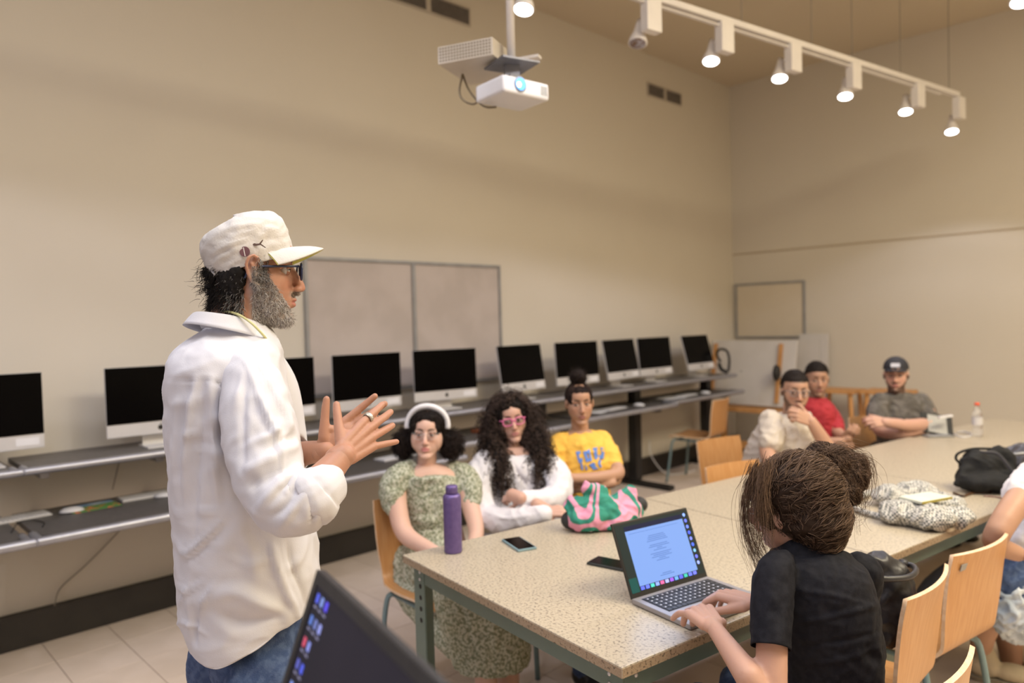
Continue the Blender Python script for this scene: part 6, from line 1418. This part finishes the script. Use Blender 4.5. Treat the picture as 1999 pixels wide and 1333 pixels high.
# pink and green bag
sw = bpy.data.materials.new('swirl_print'); sw.use_nodes = True; nt = sw.node_tree; N_ = nt.nodes; b_ = N_['Principled BSDF']; b_.inputs['Roughness'].default_value = .85
tc = N_.new('ShaderNodeTexCoord'); nz = N_.new('ShaderNodeTexNoise'); nz.inputs['Scale'].default_value = 5.5; nz.inputs['Detail'].default_value = 0; nz.inputs['Distortion'].default_value = .6
wv = N_.new('ShaderNodeMath'); wv.operation = 'MULTIPLY'; wv.inputs[1].default_value = 42; sn = N_.new('ShaderNodeMath'); sn.operation = 'SINE'; mr = N_.new('ShaderNodeMapRange'); mr.inputs['From Min'].default_value = -.08; mr.inputs['From Max'].default_value = .08
mx = N_.new('ShaderNodeMix'); mx.data_type = 'RGBA'; mx.inputs['A'].default_value = (.035, .26, .19, 1); mx.inputs['B'].default_value = (.78, .33, .47, 1)
nt.links.new(tc.outputs['Object'], nz.inputs['Vector']); nt.links.new(nz.outputs['Fac'], wv.inputs[0]); nt.links.new(wv.outputs[0], sn.inputs[0]); nt.links.new(sn.outputs[0], mr.inputs['Value']); nt.links.new(mr.outputs[0], mx.inputs['Factor']); nt.links.new(mx.outputs['Result'], b_.inputs['Base Color'])
p = tpt(1178, 1035); t = empty('fabric_bag', (p[0], p[1], ZT), 0, 'slouching bag with pink and green swirl print on the table', 'bag'); OFFS[t.name] = np.array([p[0], p[1], ZT])
B = Blob()
for a in ((1150, 1010, 2.84, 44, .055), (1190, 1012, 2.86, 46, .055), (1225, 1000, 2.90, 28, .05)): B.ell(at(*a[:3]), (rp(a[3], a[2]), a[4], .055), np.stack([HR, HF, [0, 0, 1]], 1), 20)
B.cap(at(1120, 990, 2.86), at(1160, 985, 2.86), .035, .04); B.cap(at(1146, 952, 2.86), at(1185, 995, 2.86), .024, .05); B.cap(at(1146, 952, 2.86), at(1172, 962, 2.87), .024, .028); B.cap(at(1232, 958, 2.92), at(1225, 1005, 2.90), .020, .045); B.cap(at(1112, 975, 2.86), at(1125, 1000, 2.85), .018, .035); B.cap(at(1232, 958, 2.92), at(1200, 985, 2.90), .018, .035); B.cap(at(1241, 985, 2.92), at(1235, 1005, 2.9), .015, .025)
V, F = B.fuse(.005, 5); V = fabric(V, F, .008, 9, 16, .002); V[:, 2] = np.maximum(V[:, 2], ZT+.004); link_mesh('pouch', V, F, sw, t, True)
for q_, r_ in (((1118, 1015, 2.86), .048), ((1245, 985, 2.98), .042)):
    B = Blob(); B.ell(at(*q_), (r_, r_, r_*.8)); V, F = B.fuse(.006, 4); V[:, 2] = np.maximum(V[:, 2], ZT+.001); link_mesh('black_lining', V, F, M['rubber'], t, True)
# checkered tote
ck = mat('checked_weave', (.66, .63, .58), .9, color2=(.12, .13, .13), kind='checker', scale=125, bump=.3, bscale=120)
p = tpt(1790, 1005); t = empty('tote_bag', (p[0], p[1], ZT), 0, 'flattened black and white checked tote bag with rope strap on the table', 'bag'); OFFS[t.name] = np.array([p[0], p[1], ZT])
B = Blob(); pts = [tpt(*q, ZT+.04) for q in ((1740, 968), (1790, 962), (1840, 985), (1870, 1010), (1760, 1000), (1820, 1010))]
for q, r_ in zip(pts, (.075, .085, .08, .055, .085, .085)): B.ell(q, (r_, r_*1.05, .032+.012*r_/.08))
V, F = B.fuse(.006, 4); V = fabric(V, F, .008, 8, 17, .002); V[:, 2] = np.maximum(V[:, 2], ZT+.002); link_mesh('pouch', V, F, ck, t, True)
MB().tube(spline([tpt(1700, 960, ZT+.02), tpt(1672, 975, ZT+.014), tpt(1668, 990, ZT+.014), tpt(1700, 1003, ZT+.014), tpt(1755, 1015, ZT+.014), tpt(1810, 1028, ZT+.014), tpt(1850, 1020, ZT+.03)], 8), .0125, 8).build('rope_strap', ck, t, smooth=True)
Vt, Ft = tube(spline([tpt(1818, 1010, ZT+.03), tpt(1828, 1022, ZT+.012), tpt(1845, 1034, ZT+.006), tpt(1862, 1032, ZT+.006), tpt(1868, 1018, ZT+.02), tpt(1858, 1010, ZT+.03)], 6), .008, 8, flat=.25); link_mesh('cream_loop', Vt, Ft, mat('cream_canvas', (.66, .58, .44), .85, color2=(.62, .54, .41), scale=9), t, True)
p = tpt(1806, 975, ZT+.085); t = empty('notebook', (p[0], p[1], .838), -.35, 'thin pale notebook with yellow edge lying on the checked tote', 'notebook')
MB().box((-.05, -.085, 0), (.05, .085, .010), bev=.002).build('cover', mat('pale_cover', (.60, .62, .52), .6, color2=(.64, .66, .56), scale=9), t); MB().box((.0501, -.085, .001), (.053, .085, .009)).build('yellow_spine', mat('mustard_edge', (.34, .28, .05), .6, color2=(.38, .31, .06), scale=9), t)
# black bags
bf_ = mat('black_cloth', (.006, .006, .007), .85, color2=(.010, .010, .011), scale=12, bump=.25, bscale=60)
p = tpt(1930, 960); t = empty('handbag', (p[0], p[1], ZT), 0, 'slouchy black cloth bag lying on the third table', 'bag'); OFFS[t.name] = np.array([p[0], p[1], ZT])
B = Blob(); R3 = np.stack([HR, HF, [0, 0, 1]], 1)
B.ell(at(1928, 938, 3.30), (.145, .09, .05), R3); B.ell(at(1915, 915, 3.34), (.10, .07, .07), R3); B.ell(at(1950, 905, 3.36), (.07, .06, .08), R3); B.cap(at(1868, 945, 3.30), at(1905, 900, 3.34), .015, .05); B.cap(at(1985, 955, 3.30), at(1950, 900, 3.35), .02, .05)
V, F = B.fuse(.006, 5); V = fabric(V, F, .008, 7, 18); V[:, 2] = np.maximum(V[:, 2], ZT+.004); link_mesh('pouch', V, F, bf_, t, True)
MB().tube(spline([at(1875, 905, 3.34), at(1866, 895, 3.34), at(1872, 884, 3.34), at(1900, 876, 3.35), at(1940, 876, 3.36)], 6), .006, 8).build('handle', bf_, t, smooth=True)
MB().tube(spline([at(1915, 882, 3.27), at(1945, 885, 3.26), at(1965, 905, 3.25), at(1985, 935, 3.24)], 6), .007, 8, flat=.4).build('strap', mat('grey_leather', (.05, .05, .06), .4, color2=(.06, .06, .07), scale=9), t, smooth=True)
t = empty('backpack', tuple(tpt(2030, 940)), 0, 'dark grey leather bag at the right edge of the table', 'bag'); OFFS[t.name] = np.array(t.location[:])
B = Blob(); B.ell(at(2015, 915, 3.45), (.14, .10, .12), R3); B.cap(at(1965, 885, 3.5), at(2020, 880, 3.5), .03, .05); V, F = B.fuse(.007, 4); V = fabric(V, F, .006, 8, 19); V[:, 2] = np.maximum(V[:, 2], ZT+.002); link_mesh('pouch', V, F, mat('charcoal_leather', (.045, .043, .055), .4, color2=(.06, .058, .07), scale=9, bump=.2, bscale=40), t, True)
MB().tube(spline([at(1968, 888, 3.36), at(1990, 886, 3.34), at(2010, 884, 3.33)], 5), .008, 8).build('grey_strap', M['boardframe'], t, smooth=True)
o = MB().tube(spline([tpt(1862, 962, ZT+.005), tpt(1880, 968, ZT+.005), tpt(1900, 962, ZT+.005), tpt(1935, 960, ZT+.005)], 5), .006, 8).build('sunglasses', mat('tortoise', (.05, .03, .02), .25, color2=(.12, .06, .03), scale=60), smooth=True); tag(o, 'brown glasses lying folded in front of the black cloth bag', 'glasses')
o = MB().tube(spline([tpt(1920, 968, ZT+.003), tpt(1945, 970, ZT+.003), tpt(1975, 977, ZT+.003), tpt(1990, 975, ZT+.003)], 5), .0035, 6).build('strap_cord', mat('maroon_cord', (.20, .09, .07), .5, color2=(.3, .2, .18), scale=90), smooth=True); tag(o, 'thin maroon strap trailing from the black cloth bag to the table edge', 'strap')
# plastic bottle
gl = bpy.data.materials.new('clear_plastic'); gl.use_nodes = True; nt = gl.node_tree; b_ = nt.nodes['Principled BSDF']; b_.inputs['Base Color'].default_value = (.95, .95, .97, 1); b_.inputs['Roughness'].default_value = .12; b_.inputs['Transmission Weight'].default_value = .85; b_.inputs['IOR'].default_value = 1.25
nz = nt.nodes.new('ShaderNodeTexNoise'); nz.inputs['Scale'].default_value = 30; bp_ = nt.nodes.new('ShaderNodeBump'); bp_.inputs['Strength'].default_value = .3; nt.links.new(nz.outputs['Fac'], bp_.inputs['Height']); nt.links.new(bp_.outputs[0], b_.inputs['Normal'])
p = tpt(1908, 851); t = empty('plastic_bottle', (p[0], p[1], ZT), 0, 'clear plastic water bottle with red cap on the farthest table', 'bottle')
prof = [(0, .020), (.004, .030), (.03, .031), (.05, .028), (.07, .031), (.10, .0285), (.13, .031), (.15, .029), (.175, .016), (.190, .0125), (.200, .0125)]
MB().tube([(0, 0, z) for z, r in spline(prof, 3)], [r for z, r in spline(prof, 3)], 24).build('body', gl, t, smooth=True)
MB().cone((0, 0, .2005), (0, 0, .218), .0155, .015, 20).build('cap', mat('red_cap', (.75, .10, .04), .4, color2=(.8, .12, .05), scale=9), t, smooth=True)
MB().tube([(0, 0, .075), (0, 0, .125)], [.0322, .0322], 24, caps=False).build('label', mat('label_white', (.6, .58, .6), .5, color2=(.64, .62, .64), scale=9), t, smooth=True)
# tablet on its folding stand, cable
p = tpt(1830, 850); t = empty('tablet_stand', (p[0], p[1], ZT), YAW, 'tablet in dark folding case propped up behind the crossed arms', 'tablet')
MB().box((-.10, -.006, 0), (.10, .006, .15), R=rotx(-.6)@roty(.25), c=(.0, 0, .008), bev=.003).build('case', M['rubber'], t); MB().box((-.06, -.012, .005), (.06, -.0061, .135), R=rotx(-.6)@roty(.25), c=(.0, 0, .008)).build('tablet', M['boardframe'], t)
MB().box((.0, -.05, .118), (.09, -.03, .132), R=roty(-.12)).build('keyboard_edge', M['white_plastic'], t); MB().box((-.11, -.09, 0), (.06, -.01, .012), bev=.003).build('stand_foot', M['boardframe'], t)
o = MB().tube(spline([tpt(1862, 846, ZT+.004), tpt(1874, 852, ZT+.004), tpt(1892, 852, ZT+.004), tpt(1896, 846, ZT+.004), tpt(1880, 842, ZT+.004), tpt(1868, 844, ZT+.004)], 6), .004, 8).build('white_cable', M['white_plastic'], smooth=True); tag(o, 'coiled white cable beside the tablet on the farthest table', 'cable')
# black handbag hanging by the woman in black
t = empty('shoulder_bag', tuple(at(1735, 1200, 2.05)*[1, 1, 0]), 0, 'black bag with stiff looped handle hanging beside the woman in black', 'bag'); OFFS[t.name] = np.array(t.location[:])
lb = mat('black_leather', (.018, .017, .020), .4, color2=(.026, .025, .03), scale=14, bump=.1, bscale=90)
B = Blob(); B.ell(at(1735, 1175, 2.06), (.075, .05, .13), R3); B.cap(at(1705, 1100, 2.06), at(1730, 1100, 2.06), .035, .03); V, F = B.fuse(.006, 4); V = fabric(V, F, .005, 9, 20); link_mesh('pouch', V, F, lb, t, True)
MB().tube(spline([at(1700, 1128, 1.98), at(1740, 1130, 1.98), at(1775, 1126, 2.0), at(1788, 1114, 2.05), at(1780, 1104, 2.10), at(1755, 1100, 2.12), at(1735, 1100, 2.12)], 8), .0085, 10).build('handle', lb, t, smooth=True)
MB().tube([at(1763, 1093, 2.10), at(1763, 1106, 2.10)], .012, 12).build('clasp', lb, t, smooth=True)
# sticker on chair back
c = csrc
# foreground laptop on a lectern
TLc = at(622, 1110, .90); TRc = on_z(846, 1322, TLc[2]-.002)
e1 = nrm((TRc-TLc)*[1, 1, 0]); Lw = .35; nh = nrm(np.cross(e1, [0, 0, 1])); nh = nh if nh@(CAM-TLc) > 0 else -nh
upv = nrm(Zv*math.cos(math.radians(20))-nh*math.sin(math.radians(20))); nv = nrm(np.cross(e1, upv)); nv = nv if nv@(CAM-TLc) > 0 else -nv
Hh = .235; BLc = TLc-upv*Hh
t = empty('dark_laptop', tuple(BLc+e1*Lw/2), 0, 'dark laptop in the foreground showing a column of desktop icons', 'laptop'); OFFS[t.name] = np.array((BLc+e1*Lw/2).tolist())
Rm = np.stack([e1, upv, nv], 1)
dkp = mat('graphite_plastic', (.022, .022, .026), .45, color2=(.028, .028, .032), scale=40, bump=.03, bscale=300)
lid2 = MB().box((0, 0, -.010), (Lw, Hh, 0), R=Rm, c=BLc, bev=.0035).build('lid', dkp, t)
fr = MB(); bz = .015
for a, b in (((.001, Hh-bz, .0001), (Lw-.001, Hh-.001, .0022)), ((.001, .001, .0001), (Lw-.001, .022, .0022)), ((.001, .0221, .0001), (bz, Hh-bz-.0001, .0022)), ((Lw-bz, .0221, .0001), (Lw-.001, Hh-bz-.0001, .0022))): fr.box(a, b, R=Rm, c=BLc)
fr.build('bezel', dkp, lid2)
MB().box((bz, .0222, .0001), (Lw-bz, Hh-bz-.0002, .0006), R=Rm, c=BLc).build('screen', mat('dark_desktop', (.006, .006, .008), .5, spec=.15, emit=(.018, .016, .024), estr=1, color2=(.014, .012, .018), scale=3), lid2)
r6 = random.Random(8)
cols = [(.08, .12, .75), (.2, .3, .7), (.10, .08, .85), (.1, .2, .6), (.15, .2, .5), (.3, .35, .8), (.6, .08, .15), (.25, .3, .75), (.1, .12, .5)]
kx = 0
for rw in range(7):
    for cl in range(3 if rw < 2 else 2):
        c = cols[kx % 9]; kx += 1; x0 = bz+.009+cl*.0165; y0 = Hh-bz-.018-rw*.0255
        MB().box((x0, y0, .0007), (x0+.0085, y0+.0105, .0011), R=Rm, c=BLc).build('desktop_icon', mat('icon_glow', c, .4, emit=c, estr=.55, color2=c, scale=3), lid2)
        MB().box((x0-.001, y0-.006, .0007), (x0+.0095, y0-.0035, .0009), R=Rm, c=BLc).build('icon_caption', mat('caption', (.2, .2, .3), .4, emit=(.2, .2, .32), estr=.5, color2=(.2, .2, .3), scale=3), lid2)
MB().tube([BLc+e1*.02-upv*.004, BLc+e1*(Lw-.02)-upv*.004], .008, 12).build('hinge', dkp, t, smooth=True)
Rb2 = np.stack([e1, nh, [0, 0, 1]], 1)
MB().box((0, .004, -.026), (Lw, .24, -.008), R=Rb2, c=BLc, bev=.004).build('base', dkp, t)
kb2 = MB()
for i in range(5):
    for j in range(15): kb2.box((.02+j*.0208, .03+i*.02, -.0079), (.038+j*.0208, .047+i*.02, -.0065), R=Rb2, c=BLc)
o = kb2.build('keys', M['black'], t); o['kind'] = 'stuff'
zb2 = BLc[2]-.026; lc = BLc+e1*Lw/2+nh*.12
t = empty('lectern', (lc[0], lc[1], 0), math.atan2(e1[1], e1[0]), 'plain lectern below the frame carrying the dark laptop', 'lectern')
MB().box((-.24, -.17, zb2-.030), (.24, .17, zb2-.0005), bev=.004).build('top', M['wood'], t)
for s_ in (-1, 1): MB().box((s_*.22-.012, -.15, 0), (s_*.22+.012, .15, zb2-.0305)).build('side_panel', M['wood'], t)
MB().box((-.2075, -.012, .3), (.2075, .012, zb2-.0305)).build('back_panel', M['wood'], t)
